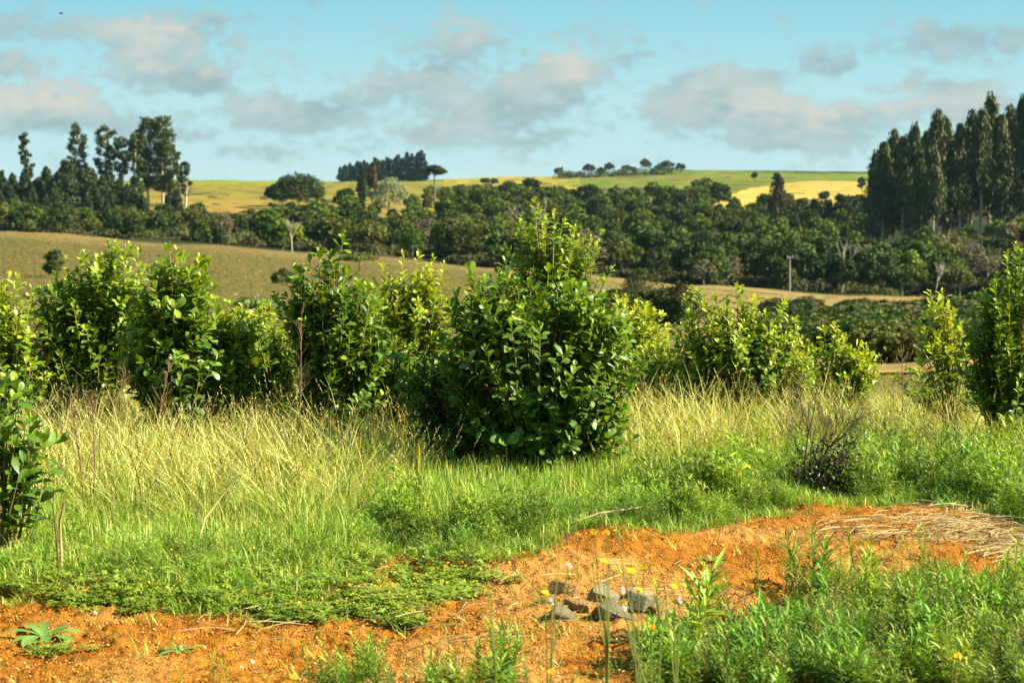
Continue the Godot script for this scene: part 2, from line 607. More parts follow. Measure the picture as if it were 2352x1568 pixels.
func fields() -> void:
	var w := func(x, d, a, b): return nz.get_noise_2d(x * a, d * b)
	patch("brown_field", "brown stubble field sloping down behind the shrubs on the left", -500, 2180, func(_x): return 42.0, func(x): return 322.0 - 6 * sin(x * .004), 420, 200, .05,
		func(x, d, t):
			var c := mixc(lin(0.12, 0.0864, 0.0304), lin(0.0576, 0.0656, 0.0176), clampf(.4 + nz.get_noise_2d(x * .5, d * 1.6) * 1.1 + nz2.get_noise_2d(x * 1.7, d * 5) * .9, 0, 1))
			c = mixc(c, lin(0.176, 0.128, 0.048), smoothstep(.86, 1.0, t) * .8)
			return mixc(c, lin(0.216, 0.16, 0.06), smoothstep(1150, 1700, x) * .8))
	patch("golden_field", "small patch of golden stubble low in the valley on the right", 1940, 2800, func(_x): return 66.0, func(x): return 108.0 + (x - 1990) * .05, 60, 40, .05,
		func(x, d, _t): return mixc(lin(0.336, 0.232, 0.068), lin(0.264, 0.176, 0.052), clampf(.4 + nz.get_noise_2d(x * .3, d * 3), 0, 1)))
	patch("hill_field", "yellow green hill field behind the tall trees on the left", -300, 1150, func(x): return 560.0 + clampf((500 - x) * .1, -20, 80), func(_x): return 1420.0, 120, 60, .15,
		func(x, d, _t):
			var c := mixc(lin(0.216, 0.152, 0.04), lin(0.176, 0.152, 0.028), smoothstep(600, 780, d))
			c = mixc(c, lin(0.104, 0.088, 0.024), clampf(nz.get_noise_2d(x * .12, d * .12) * 1.5, 0, .8))
			return mixc(c, lin(0.152, 0.192, 0.016), smoothstep(950, 1120, d + x * -.4 + 160)))
	patch("yellow_crest_field", "thin strip of yellow crop on the crest beside the hedge of far trees", 1020, 1330, func(_x): return 1000.0, func(_x): return 1720.0, 50, 40, .15,
		func(x, d, _t): return mixc(lin(0.288, 0.224, 0.036), lin(0.208, 0.192, 0.028), clampf(.4 + nz.get_noise_2d(x * .2, d * .05), 0, 1)))
	patch("green_field", "bright green crop field on the far hill", 1290, 2300, func(_x): return 860.0, func(_x): return 1760.0, 140, 80, .15,
		func(x, d, _t):
			var c := mixc(lin(0.084, 0.132, 0.016), lin(0.136, 0.152, 0.028), clampf(.45 + nz.get_noise_2d(x * .06, d * .03) * 1.6, 0, 1))
			c = mixc(c, lin(0.16, 0.12, 0.04), (1 - smoothstep(0, 70, absf(d - 1330 + (x - 1700) * .35))) * smoothstep(1990, 1750, x) * .7)
			c = mixc(c, lin(0.028, 0.056, 0.0096), smoothstep(1480, 1560, d - (1900 - x) * .25) * smoothstep(1650, 1800, x))
			return mixc(c, lin(0.096, 0.068, 0.028), smoothstep(1560, 1640, d) * smoothstep(1780, 1900, x)))
	patch("yellow_field", "yellow ripe crop field below the green hill on the right", 1600, 2150, func(_x): return 800.0, func(x): return 880.0 + 330 * smoothstep(1600, 1830, x), 80, 60, .4,
		func(x, d, _t): return mixc(lin(0.352, 0.276, 0.068), lin(0.288, 0.216, 0.048), clampf(.45 + nz.get_noise_2d(x * .05 + d * .05, d * .5) * 1.3, 0, 1)))
	patch("ploughed_field", "narrow dark strip of ploughed soil on the slope below the far trees", 1330, 1480, func(_x): return 1020.0, func(_x): return 1090.0, 20, 6, .5,
		func(_x, _d, _t): return lin(0.072, 0.048, 0.04))

func stubble() -> void:
	var xf := []
	var ti := []
	for i in 16000:
		var x := rng.randf_range(-120, 2150)
		var d := 320.0 * pow(rng.randf_range(.06, 1.0), .6)
		if d < 62 or (x > 1740 and d < 240): continue
		var z := rng.randf_range(.35, .8)
		xf.append(turned(gp(x, d), Vector3(z * 1.7, z * .75, z * 1.7)))
		var g := clampf(.5 + nz.get_noise_2d(x * .5, d * 1.6) * 1.6, 0, 1)
		ti.append(mixc(Color(.40, .33, .26), Color(.24, .33, .18), g) if d < 312 or rng.randf() < .3 else Color(.62, .5, .38))
	tag(many("stubble", grass_clump(9, .3, .2, .45, .05, .5, .6, 0, .6).mesh(), M.grass, xf, ti), "short brown and green stubble standing on the brown field", "stubble")

# ---------------------------------------------------------------- trees
var tuft_small: Soup
var tuft_long: Soup

func make_tufts() -> void:
	tuft_small = Soup.new()
	for i in 5:
		var nrm := (Vector3(0, 0, 1) + rdir() * .8).normalized()
		var ax := rdir()
		var b := frame((ax - nrm * ax.dot(nrm)).normalized(), nrm, 1.0)
		var o := rdir() * .42
		var g := [[o + b * Vector3(-.06, -.34, 0), o + b * Vector3(.06, -.34, 0)], [o + b * Vector3(-.2, 0, .05), o + b * Vector3(.2, 0, .05)], [o + b * Vector3(-.03, .36, -.03), o + b * Vector3(.03, .36, -.03)]]
		sheet(tuft_small, g, Color.WHITE)
	tuft_long = Soup.new()   # hanging sprays
	for i in 5:
		var o := Vector3(rng.randf_range(-.35, .35), rng.randf_range(-.1, .4), rng.randf_range(-.35, .35))
		var t := rng.randf_range(0, TAU)
		var s := Vector3(cos(t), 0, sin(t)) * .13
		var f := Vector3(-sin(t), 0, cos(t)) * rng.randf_range(.05, .3)
		sheet(tuft_long, [[o - s * .3, o + s * .3], [o - s + f - Vector3(0, .35, 0), o + s + f - Vector3(0, .35, 0)], [o + f * 1.3 - Vector3(0, .85, 0), o + f * 1.3 + s * .2 - Vector3(0, .85, 0)]], Color.WHITE)

# fills a puff (an ellipsoid) of leaf tufts, thicker towards its skin
func puff(s: Soup, at: Vector3, r: Vector3, count: int, size: float, ca: Color, cb: Color, tuft: Soup, shell := .55) -> void:
	for i in count:
		var u := rdir()
		var k := lerpf(shell, 1.0, pow(rng.randf(), .6))
		var p := at + Vector3(u.x * r.x, u.y * r.y, u.z * r.z) * k
		var z := rng.randf_range(.6, 1.35) * size
		var col := mixc(ca, cb, rng.randf() * .8 + rng.randf_range(-.1, .3))
		if tuft == tuft_long:
			s.add(tuft, Transform3D(Basis(Vector3.UP, rng.randf_range(0, TAU)) * z, p), col)
		else:
			var face := (u + rdir() * .8).normalized()
			var ax := rdir()
			s.add(tuft, Transform3D(frame((ax - face * ax.dot(face)).normalized(), face, z), p), col)

# a tree with its foot at the origin; puffs: [[centre, radii, count], ...]
func tree_proto(called: String, trunk: Array, puffs: Array, size: float, ca: Color, cb: Color, bark: Color, tuft: Soup, shell := .55) -> Node3D:
	var o := Node3D.new()
	o.name = called
	var s := Soup.new()
	for t in trunk:
		tube(s, t[0], t[1], 6, bark)
	part("trunk", s.mesh(), M.bark, o)
	var cs := Soup.new()
	for p in puffs:
		var dark := rng.randf_range(-.12, .12)
		var a := Color(ca.r * (1 + dark), ca.g * (1 + dark), ca.b * (1 + dark))
		puff(cs, p[0], p[1], p[2], size, a, cb, tuft, shell)
	if not cs.v.is_empty():
		part("crown", cs.mesh(), M.tree, o)
	return o

func limbs(h: float, spread: float, count: int, r: float, from := .25) -> Array:
	var out := []
	var bend := Vector3(rng.randf_range(-.06, .06), 0, rng.randf_range(-.06, .06)) * h
	out.append([[Vector3(0, -.8, 0), bend * .4 + Vector3(0, h * .4, 0), bend + Vector3(0, h * .92, 0)], [r * 1.3, r * .8, r * .15]])
	for i in count:
		var t := rng.randf_range(from, .75)
		var a := TAU * (i + rng.randf() * .7) / count
		var p := bend * t + Vector3(0, h * t, 0)
		var e := p + Vector3(cos(a), rng.randf_range(.4, 1.0), sin(a)) * spread * rng.randf_range(.6, 1.0)
		out.append([[p, (p + e) * .5 + Vector3(0, spread * .1, 0), e], [r * .5, r * .3, r * .08]])
	return out

# rounded broadleaf crown built from lobes
func lobes(h: float, w: float, base: float, count: int, each: int, flat := 1.0) -> Array:
	var out := []
	var c := (h + base) * .5
	var ry := (h - base) * .5
	for i in count:
		var u := rdir()
		u.y = absf(u.y) * 1.4 - .6
		var r := w * rng.randf_range(.24, .42)
		out.append([Vector3(u.x * (w - r * .8), c + u.y * (ry - r * .4) * flat, u.z * (w - r * .8)), Vector3(r, r * .72, r), each])
	out.append([Vector3(0, c, 0), Vector3(w * .72, ry * .72, w * .72), each * 3])
	return out

func euc_puffs(h: float, from: float, w: float, count: int, each: int) -> Array:
	var out := []
	for i in count:
		var t := lerpf(from, 1.0, (i + rng.randf() * .6) / count)
		var prof := sin(clampf((t - from) / (1 - from), .06, .97) * PI * .8 + .25)
		var a := rng.randf_range(0, TAU)
		var r := w * prof * rng.randf_range(.35, 1.0)
		out.append([Vector3(cos(a) * r * .95, h * t - .6, sin(a) * r * .95), Vector3(.27 * w + .3, .19 * w + .25, .27 * w + .3) * rng.randf_range(.6, 1.15), each])
	return out

func cone_puffs(h: float, from: float, w: float, count: int, each: int) -> Array:
	var out := []
	for i in count:
		var t := lerpf(from, .99, pow((i + rng.randf() * .5) / count, .85))
		var q := (1 - t) / (1 - from)
		var r := w * (pow(q, .65)) * clampf(t / from * .8, .5, 1)
		var a := i * 2.4 + rng.randf() * .5
		r *= rng.randf_range(.45, 1.35)
		out.append([Vector3(cos(a) * r * .7, h * t - r * .35, sin(a) * r * .7), Vector3(.2 + r * .36, .8 + h * .035, .2 + r * .36), each])
	return out

func far_trees() -> void:
	make_tufts()
	var pale := lin(.42, .36, .27)
	var brown := lin(.16, .12, .08)
	# ---- tall trees of the grove on the left
	var d_a := lin(.030, .055, .016)
	var d_b := lin(.085, .105, .022)
	var spec := [[66, 303, 478, 2.1, .30, 26, "thin tall eucalyptus with a narrow ragged crown, leftmost above the dark grove"], [181, 281, 474, 3.0, .36, 34, "tall eucalyptus with a pale bare trunk rising from the left grove"], [250, 286, 474, 3.6, .42, 32, "open crowned eucalyptus left of the widest tall tree, slim forked trunk"], [284, 312, 474, 2.6, .45, 24, "smaller eucalyptus leaning against its open crowned neighbour in the left grove"], [318, 303, 472, 3.3, .18, 40, "left shoulder tree of the big eucalyptus clump beside the hill field"], [345, 268, 470, 4.6, .24, 62, "tallest eucalyptus in the left grove with a broad dark crown"], [378, 266, 468, 4.6, .22, 60, "broad eucalyptus with lit bare trunk at the right of the left grove"], [400, 330, 466, 3.0, .2, 34, "lower eucalyptus filling the right flank of the left grove"], [429, 366, 462, 1.7, .3, 18, "small drooping eucalyptus standing alone at the right end of the grove"]]
	for e in spec:
		var d := 600.0 + rng.randf_range(-12, 12)
		var foot := gp(e[0], d)
		var h := px(e[0], e[1], d).y - foot.y
		var bend := Vector3(rng.randf_range(-.6, .6), 0, 0)
		var trunk := [[[Vector3(0, -.5, 0), Vector3(0, h * .45, 0) + bend, Vector3(0, h * .97, 0)], [.42, .3, .06]]]
		var pf := euc_puffs(h, e[4], e[3] * 1.2, int(e[5] * 1.3), 40)
		for p in pf:
			if rng.randf() < .5:
				trunk.append([[Vector3(0, p[0].y - 1.6, 0), p[0]], [.12, .04]])
		var o := tree_proto("eucalyptus", trunk, pf, .62, d_a, d_b, pale, tuft_small, .3)
		o.name = numbered("eucalyptus")
		add_child(o, true)
		o.position = foot
		tag(o, e[6], "tree", "tall trees of the left grove")
	# ---- dark lower trees of that grove
	var low := []
	for k in 3:
		low.append(tree_proto("grove_tree", limbs(10, 2, 3, .25), cone_puffs(10, .08, 4.6 + k * .5, 36, 44), .85, lin(.030, .052, .022), lin(.065, .09, .03), pale, tuft_small))
	var tops := [[-60, 400], [-20, 392], [8, 396], [35, 402], [62, 398], [92, 410], [112, 388], [140, 396], [158, 372], [176, 384], [200, 380], [216, 392], [240, 406], [258, 398], [278, 412], [296, 425], [312, 434], [30, 430], [80, 432], [130, 428], [175, 420], [225, 430], [262, 438], [300, 446], [10, 448], [60, 452], [110, 450], [160, 448], [205, 452], [250, 458], [290, 462], [330, 448], [390, 446], [410, 440]]
	for i in tops.size():
		var d := 590.0 - (25.0 if tops[i][1] > 425 else 0.0) - (25.0 if tops[i][1] > 446 else 0.0) + rng.randf_range(-6, 6)
		var foot := gp(tops[i][0], d)
		var h := px(tops[i][0], tops[i][1], d).y - foot.y
		copy_of(low[i % 3], "grove_tree", foot, rng.randf_range(0, TAU), Vector3(1, 1, 1) * h / 10.0 * Vector3(.95, 1, .95), ("dark tree in the " + ["upper", "middle", "front"][0 if tops[i][1] <= 425 else (1 if tops[i][1] <= 446 else 2)] + " rank of the left grove " + ["at the left edge", "under the thin tall eucalyptus", "left of the bare trunk", "under the bare trunk", "under the open crowned eucalyptus", "below the tallest eucalyptus"][clampi(int((tops[i][0] + 60) / 75.0), 0, 5)]), "tree", "lower trees of the left grove")
	# ---- the row of tall conical trees on the right
	var con := []
	for k in 4:
		con.append(tree_proto("conical_eucalyptus", [[[Vector3(0, -.5, 0), Vector3(.15, 12, 0), Vector3(0, 24, 0)], [.32, .24, .04]]], cone_puffs(24, [.26, .40, .32, .46][k], [4.0, 3.3, 3.8, 3.1][k], 56, 22), .85, lin(.032, .05, .02), lin(.115, .122, .04), lin(.34, .29, .22), tuft_long))
	var right := [[2006, 352, 505, "small first"], [2024, 330, 515, ""], [2048, 306, 522, ""], [2070, 318, 505, ""], [2096, 290, 515, ""], [2122, 305, 500, ""], [2146, 262, 492, ""], [2164, 274, 505, ""], [2186, 312, 500, ""], [2200, 288, 485, ""], [2226, 262, 478, ""], [2248, 256, 478, ""], [2268, 222, 474, ""], [2290, 268, 474, ""], [2312, 250, 470, ""], [2342, 226, 470, ""], [2366, 216, 468, ""], [2395, 240, 468, ""], [2110, 372, 520, ""], [2140, 345, 522, ""], [2300, 330, 480, ""]]
	var said := ["leftmost short tree of the tall row on the right", "second slim tree from the left end of the tall right row", "pointed tree with pale stem near the left end of the right row", "narrow tree tucked behind the left end of the right row", "tree with a twin tip in the left half of the right row", "lower tree between two taller tips in the right row", "tall tree forming the second step of the right row", "tall drooping tree right of the second step in the row", "shorter tree with bare pale trunk in the middle of the right row", "mid row tree with a dense dark crown above bare stems", "tree just left of the tallest spire in the right row", "tree leaning on the tallest spire from its left side", "tallest spire of the right row against the sky", "short tree right of the tallest spire, sky showing beside it", "slim tree in the gap before the right edge", "tall spire close to the right edge of the view", "tall tree cut by the right edge of the view", "tree of the row beyond the right edge", "young tree in front of the left half of the right row", "young drooping tree before the bare pale trunk", "young tree under the tallest spire, dark and short"]
	for i in right.size():
		var e: Array = right[i]
		var d := 497.0 + rng.randf_range(-8, 8) - (14.0 if i > 17 else 0.0)
		var foot := gp(e[0], d)
		var h := px(e[0], e[1], d).y - foot.y
		copy_of(con[i % 4], "conical_eucalyptus", foot, rng.randf_range(0, TAU), Vector3(h / 24 * 1.0, h / 24, h / 24), said[i], "tree", "tall conical trees on the right")
	for p in con: p.free()
	for p in low: p.free()
	# ---- pines of the grove on the skyline
	var pine := []
	for k in 3:
		pine.append(tree_proto("pine_tree", [[[Vector3(0, -.5, 0), Vector3(0, 17, 0)], [.35, .08]]], cone_puffs(18, .2, 5.2, 34, 22), 1.6, lin(.022, .046, .048), lin(.038, .07, .066), brown, tuft_small))  # blue in the crown colour paints in distance haze
	for i in 46:
		var t := i / 45.0
		var x := lerpf(786, 975, t) + rng.randf_range(-4, 4)
		var top := lerpf(388, 352, pow(t, .7)) + rng.randf_range(-5, 7) + (10.0 if i % 3 == 0 else 0.0)
		if i < 3: top = 384 + i * -2
		var d := 1350.0 + (i % 3) * 16.0
		var foot := gp(x, d)
		copy_of(pine[i % 3], "pine_tree", foot, rng.randf_range(0, TAU), Vector3.ONE * (px(x, top, d).y - foot.y) / 18.0, "haze tinted blue green pine in the " + ["left third", "middle", "right third"][mini(2, i / 16)] + " of the skyline grove, " + ["front", "second", "rear"][i % 3] + " rank", "tree", "pines of the skyline grove")
	for p in pine: p.free()
	# ---- single trees that stand out
	one_tree("flat_topped_tree", 1000, 366, 445, 700, 4.3, "flat topped dark tree with open underside right of the skyline pines", lin(.022, .036, .012), lin(.06, .075, .018), .55, 16, .5)
	one_tree("broad_tree", 688, 394, 476, 640, 9.2, "large round dark tree standing above the forest left of the pine grove", lin(.02, .042, .012), lin(.05, .08, .018), .1, 54, 1)
	one_tree("broad_tree", 634, 420, 478, 645, 3.6, "smaller dark tree at the left foot of the large round one", lin(.022, .038, .012), lin(.05, .065, .018), .2, 16, 1)
	one_tree("silver_tree", 893, 404, 470, 610, 6.6, "silver green tree with feathery rounded crown in the forest top", lin(.17, .20, .09), lin(.32, .34, .18), .15, 26, 1)
	one_tree("rusty_tree", 858, 376, 460, 660, 3.0, "rusty brown topped tree beside the dark column before the pines", lin(.07, .06, .016), lin(.13, .10, .03), .35, 16, 1)
	one_tree("column_tree", 832, 384, 460, 650, 1.9, "narrow dark column of a tree in front of the pines", lin(.02, .04, .014), lin(.04, .065, .02), .1, 18, 1)
	one_tree("pointed_tree", 1785, 402, 470, 640, 6.5, "pointed brownish green tree standing against the yellow field", lin(.035, .042, .012), lin(.085, .075, .022), .12, 26, 1)
	one_tree("broad_tree", 1884, 430, 478, 640, 4.2, "low dark tree with a pale gap, right of the pointed tree", lin(.018, .036, .014), lin(.04, .06, .018), .15, 18, 1)
	one_tree("broad_tree", 1935, 436, 480, 640, 4.6, "dark tree under the yellow field beside the tall right row", lin(.018, .036, .014), lin(.04, .06, .018), .1, 22, 1)
	one_tree("umbrella_tree", 826, 578, 672, 205, 2.2, "umbrella shaped tree with thin stem standing in the brown field", lin(.07, .10, .018), lin(.16, .19, .035), .55, 16, .45)
	one_tree("field_bush", 128, 570, 630, 120, .8, "dark blurred bush in the brown field behind the left shrubs", lin(.03, .05, .014), lin(.08, .095, .022), .05, 12, 1)
	one_tree("field_bush", 660, 612, 660, 150, 1.2, "low olive bush in the brown field beside the umbrella tree", lin(.06, .08, .02), lin(.13, .15, .03), .05, 10, 1)
	one_tree("field_bush", 590, 690, 745, 90, 1.2, "light green feathery bush at the near edge of the brown field", lin(.10, .17, .05), lin(.20, .27, .08), .05, 12, 1)
	one_tree("field_bush", 150, 648, 720, 80, 1.1, "green feathery bush behind the left shrubs at the field edge", lin(.08, .14, .04), lin(.16, .22, .06), .05, 12, 1)
	one_tree("field_tree", 1475, 612, 742, 170, 2.7, "dark leafy tree in front of the pale field strip", lin(.03, .048, .012), lin(.08, .095, .022), .18, 20, 1)
	one_tree("field_tree", 1565, 642, 760, 150, 1.1, "slender bare stemmed tree between the dark tree and the shrubs", lin(.04, .05, .016), lin(.09, .09, .03), .45, 8, 1)
	# ---- trees and hedge on the far hill
	var far := [[1284, 380, 4.5], [1306, 392, 3.5], [1330, 394, 4], [1352, 375, 5], [1378, 382, 3.5], [1398, 371, 4.4], [1425, 389, 4], [1438, 378, 4.2], [1455, 384, 2.6], [1480, 362, 5.2], [1500, 386, 3], [1516, 368, 5.6], [1532, 364, 6.4], [1560, 372, 4.4], [1730, 395, 2.2], [1778, 397, 2.6], [1113, 407, 4], [1135, 409, 3.2], [1596, 412, 5], [1620, 418, 4], [1975, 404, 3]]
	var fsay := ["first low tree at the left end of the far hedge", "rounded shrub next to the left end of the far hedge", "pale bush in the left part of the far hedge", "flat dark tree over the left part of the far hedge", "small dark tree joined to the flat one on the far hedge", "wind swept tree with a dark top on the far hedge", "low bush in the middle of the far hedge", "thin domed tree in the middle of the far hedge", "slim wispy tree before the tall round one on the far hedge", "tall round tree on the far hedge seen against the sky", "low bush between the two large trees of the far hedge", "left half of the big paired tree on the far hill", "biggest tree of the far hill, wide and dark", "last tree at the right end of the far hedge", "lone slim tree in the middle of the green far field", "small dark tree on the green hill above the pointed tree", "blue dark bush on the crest right of the pine grove", "second blue dark bush on the crest right of the pines", "dark blue thicket at the edge of the green field", "low dark thicket beside the yellow field corner", "small tree on the green hill beside the tall right row"]
	for i in far.size():
		var e: Array = far[i]
		var d := 1500.0 if i < 14 else (1250.0 if i < 18 else 1000.0)
		var foot := gp(e[0], d)
		var top := px(e[0], e[1], d).y
		var h := maxf(3.5, top - foot.y)
		var w: float = e[2] * d / 1500.0
		var o := tree_proto("hill_tree", limbs(h, w * .5, 4, .3, .4), lobes(h, w, h * (.35 if i in [3, 5, 7, 8, 9, 14] else .05), 12, 26, .9), 1.15, lin(.028, .046, .026), lin(.06, .08, .034), brown, tuft_small)
		o.name = numbered("hill_tree")
		add_child(o, true)
		o.position = foot
		tag(o, fsay[i], "tree", "trees on the far hill")
	# the hedge under them
	var hs := Soup.new()
	for i in 60:
		var x := lerpf(1280, 1545, i / 59.0)
		puff(hs, gp(x, 1490) + Vector3(0, 2.0, 0), Vector3(4, 3.2 + rng.randf() * 1.5, 4), 30, 1.1, lin(.05, .075, .03), lin(.12, .15, .045), tuft_small)
	tag(part("hedge", hs.mesh(), M.tree, self, "stuff"), "long low hedge joining the trees on the far hill", "hedge")
	# ---- bare pale trees
	for e in [[672, 508, 580, 322, "pale leafless tree fanning out at the far edge of the brown field"], [1228, 470, 560, 380, "pale leafless crown among the forest behind the tallest shrub"], [1935, 560, 640, 345, "grey leafless trunk leaning in the dark forest on the right"], [2150, 600, 668, 338, "forked pale trunk in the thicket below the right row"]]:
		var foot := gp(e[0], e[3])
		var h: float = px(e[0], e[1], e[3]).y - foot.y
		var s := Soup.new()
		branchy(s, Vector3(0, -.3, 0), Vector3.UP, h * .45, .13, 5, lin(.4, .37, .27))
		var o := thing("bare_tree", e[4], "tree", foot)
		part("branches", s.mesh(), M.bark, o)
	# ---- utility pole
	var foot := gp(1813, 322)
	var pole := thing("utility_pole", "grey utility pole with a short crossarm at the edge of the pale field", "utility pole", foot)
	var s := Soup.new()
	var ph := px(1813, 588, 322).y - foot.y
	tube(s, [Vector3(0, -.5, 0), Vector3(0, ph, 0)], [.13, .1], 8, lin(.30, .29, .25))
	part("pole", s.mesh(), M.bark, pole)
	s = Soup.new()
	tube(s, [Vector3(-.5, ph - .25, .1), Vector3(.5, ph - .25, .1)], [.08, .08], 4, lin(.34, .33, .28))
	part("crossarm", s.mesh(), M.bark, pole)
	for k in [-.42, .42]:
		s = Soup.new()
		tube(s, [Vector3(k, ph - .2, .1), Vector3(k, ph + .15, .1)], [.07, .05], 6, lin(.4, .4, .36))
		part("insulator", s.mesh(), M.bark, pole)

func branchy(s: Soup, from: Vector3, dir: Vector3, length: float, r: float, depth: int, col: Color) -> void:
	var mid := from + (dir + rdir() * .12).normalized() * length * .5
	var to := mid + (dir + rdir() * .2 + Vector3(0, .1, 0)).normalized() * length * .5
	tube(s, [from, mid, to], [r, r * .85, r * .68], 5 if depth > 2 else 3, col)
	if depth > 0:
		for i in (3 if depth > 2 else 2):
			branchy(s, to, (dir + rdir() * .62 + Vector3(0, .12, 0)).normalized(), length * rng.randf_range(.5, .72), r * .6, depth - 1, col)

func one_tree(called: String, x: float, top: float, base: float, d: float, w: float, label: String, ca: Color, cb: Color, from: float, count: int, flat: float) -> void:
	var foot := gp(x, d)
	var h := px(x, top, d).y - foot.y
	var size := clampf(d / 1000.0, .16, .75)
	var pf := lobes(h, w, h * from, count, 60, flat)
	if called in ["pointed_tree", "column_tree", "rusty_tree"]:
		pf = cone_puffs(h, maxf(.12, from), w, count * 2, 40)
	elif flat < 1:
		for p in pf: p[1].y *= .6
	var o := tree_proto(called, limbs(h, w * .7, 6, maxf(.06, h * .018), .35), pf, size, ca, cb, lin(.2, .16, .11), tuft_small)
	o.name = numbered(called)
	add_child(o, true)
	o.position = foot
	tag(o, label, "tree" if not called.ends_with("bush") else "bush")

func forest() -> void:
	var kinds := []
	var say := ["dark round crowned tree", "deep green dense tree", "olive tree with a domed crown", "brownish green tree with a dull crown", "fresh yellow green tree", "grey twiggy tree with few leaves", "mid green bushy tree", "tan tinged tree with a feathery top"]
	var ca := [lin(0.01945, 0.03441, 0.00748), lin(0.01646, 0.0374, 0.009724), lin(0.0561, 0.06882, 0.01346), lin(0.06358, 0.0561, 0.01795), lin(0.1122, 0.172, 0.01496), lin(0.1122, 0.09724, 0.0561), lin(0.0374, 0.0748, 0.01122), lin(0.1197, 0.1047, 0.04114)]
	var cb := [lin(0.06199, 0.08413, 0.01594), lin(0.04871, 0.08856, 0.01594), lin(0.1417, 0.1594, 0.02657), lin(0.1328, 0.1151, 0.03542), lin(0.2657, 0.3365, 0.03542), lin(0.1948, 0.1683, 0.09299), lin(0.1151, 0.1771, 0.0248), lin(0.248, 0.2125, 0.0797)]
	for k in 8:
		var v := []
		for q in 2:
			var h := 8.0
			var w := [3.6, 3.2, 3.9, 3.5, 2.6, 3.4, 3.3, 3.3][k] as float
			var pf := lobes(h, w, [1.2, .8, 2.2, 1.6, .5, 1.5, .8, 1.5][k], 24, 40 if k != 5 else 22, 1.0 if k != 2 else .8)
			v.append(tree_proto("forest_tree", limbs(h, w * .75, 7, .16, .2), pf, .58 if k != 5 else .42, ca[k], cb[k], lin(.22, .19, .14) if k != 5 else lin(.34, .30, .22), tuft_small, .45))
		kinds.append(v)
	var spots := []
	# sight lines to the trees that stand out
	var clear_of := [[688, 80, 520, 700], [893, 62, 500, 660], [845, 45, 520, 700], [1000, 30, 560, 720], [1785, 34, 560, 700], [1890, 40, 580, 700]]
	var d := 331.0
	var row := 0
	while d < 900:
		var step := 7.4 / d * F * (1.0 + row * .012)
		var x := -140.0 + rng.randf() * step
		while x < 2500:
			var limit := 560.0
			if x > 560: limit = 640
			if x > 1000: limit = 850
			if x > 1560: limit = lerpf(850, 770, smoothstep(1560, 1690, x))
			if x > 1990: limit = 485
			var begin := 331.0
			var hidden := false
			for k in clear_of:
				if absf(x - k[0]) < k[1] and d > k[2] and d < k[3]: hidden = true
			if x < 600: limit = minf(limit, 480.0)
			if d < limit and d > begin:
				spots.append([x + rng.randf_range(-.35, .35) * step, d + rng.randf_range(-4, 4), row, hidden])
			x += step * rng.randf_range(.75, 1.3)
		d += 9.0 + row * 1.1
		row += 1
	var xf := [[], []]
	var tint := [[], []]
	var made := 0
	for s in spots:
		var x: float = s[0]
		var k := 0
		var r := rng.randf()
		var patchy := nz.get_noise_2d(x * .06, s[1] * .25)
		if s[2] == 0 and x < 560 and r < .72:
			k = 4
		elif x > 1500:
			k = [0, 1, 0, 5, 0, 1, 2, 6, 1, 0][int(r * 9.99)] if x < 2000 else [2, 6, 1, 5, 7, 2, 4, 6, 0, 0][int(r * 9.99)]  # mostly dark kinds mid-right: shade over that stretch is put into crown colour
		elif patchy > .12:
			k = [6, 4, 2, 6, 1, 2, 6, 4, 2, 1][int(r * 9.99)]
		else:
			k = [0, 1, 2, 0, 0, 1, 6, 1, 5, 2][int(r * 9.99)]
		var q := gp(x, s[1]) - Vector3(0, .5, 0)
		var size := rng.randf_range(.74, 1.32) * (.62 if k == 4 and s[2] < 2 else 1.0)
		if s[2] < 2 and k != 4: size *= .8
		size *= lerpf(.58, .85, smoothstep(420, 760, x)) if x < 1000 else (1.0 if s[2] < 14 or rng.randf() < .7 else 1.25)
		if s[3]: size *= .55
		if s[2] == 0:
			k = [1, 6, 4, 1, 6, 2][int(r * 5.99)] if x > 560 else k
			q.y -= .7
		var sc := Vector3(size * rng.randf_range(.9, 1.2), size, size * rng.randf_range(.9, 1.2))
		if s[2] < 9 and made < 290:
			made += 1
			var where := ""
			if s[2] < 3: where = "by the field"
			elif s[2] < 6: where = "in the front"
			else: where = "up the slope"
			var lm := "below the left grove"
			if x > 420: lm = "below the hill field"
			if x > 700: lm = "below the skyline pines"
			if x > 1130: lm = "behind the tallest shrub"
			if x > 1440: lm = "below the green hill"
			if x > 1990: lm = "below the tall right row"
			var big := "larger " if size > .98 else ("small " if size < .72 else "")
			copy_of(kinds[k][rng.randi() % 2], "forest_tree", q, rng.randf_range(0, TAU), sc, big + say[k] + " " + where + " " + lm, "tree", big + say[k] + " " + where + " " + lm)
		else:
			var w := 0 if rng.randf() < .6 else 1
			xf[w].append(Transform3D(Basis(Vector3.UP, rng.randf_range(0, TAU)).scaled(sc), q))
			var g := rng.randf_range(.75, 1.15)
			tint[w].append([Color(g, g, g), Color(g * 1.8, g * 1.45, g * 1.2), Color(g * 2.2, g * 1.9, g * 1.3), Color(g, g * 1.15, g)][rng.randi() % 4] if w == 0 else Color(g * 1.4, g * 1.2, g))
	#print("forest trees ", made, " rest ", xf[0].size(), " ", xf[1].size())
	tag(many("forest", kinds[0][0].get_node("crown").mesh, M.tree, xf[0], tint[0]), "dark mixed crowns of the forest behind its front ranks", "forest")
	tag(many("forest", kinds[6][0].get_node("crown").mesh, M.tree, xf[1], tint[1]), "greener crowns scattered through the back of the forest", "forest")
	# low growth between the trunks
	var us := Soup.new()
	for i in 36:
		puff(us, Vector3(rng.randf_range(-2, 2), rng.randf_range(.2, 1.1), rng.randf_range(-2, 2)), Vector3(.9, .6, .9), 12, .42, lin(.05, .055, .02), lin(.11, .105, .035), tuft_small)
	var ux := []
	var ut := []
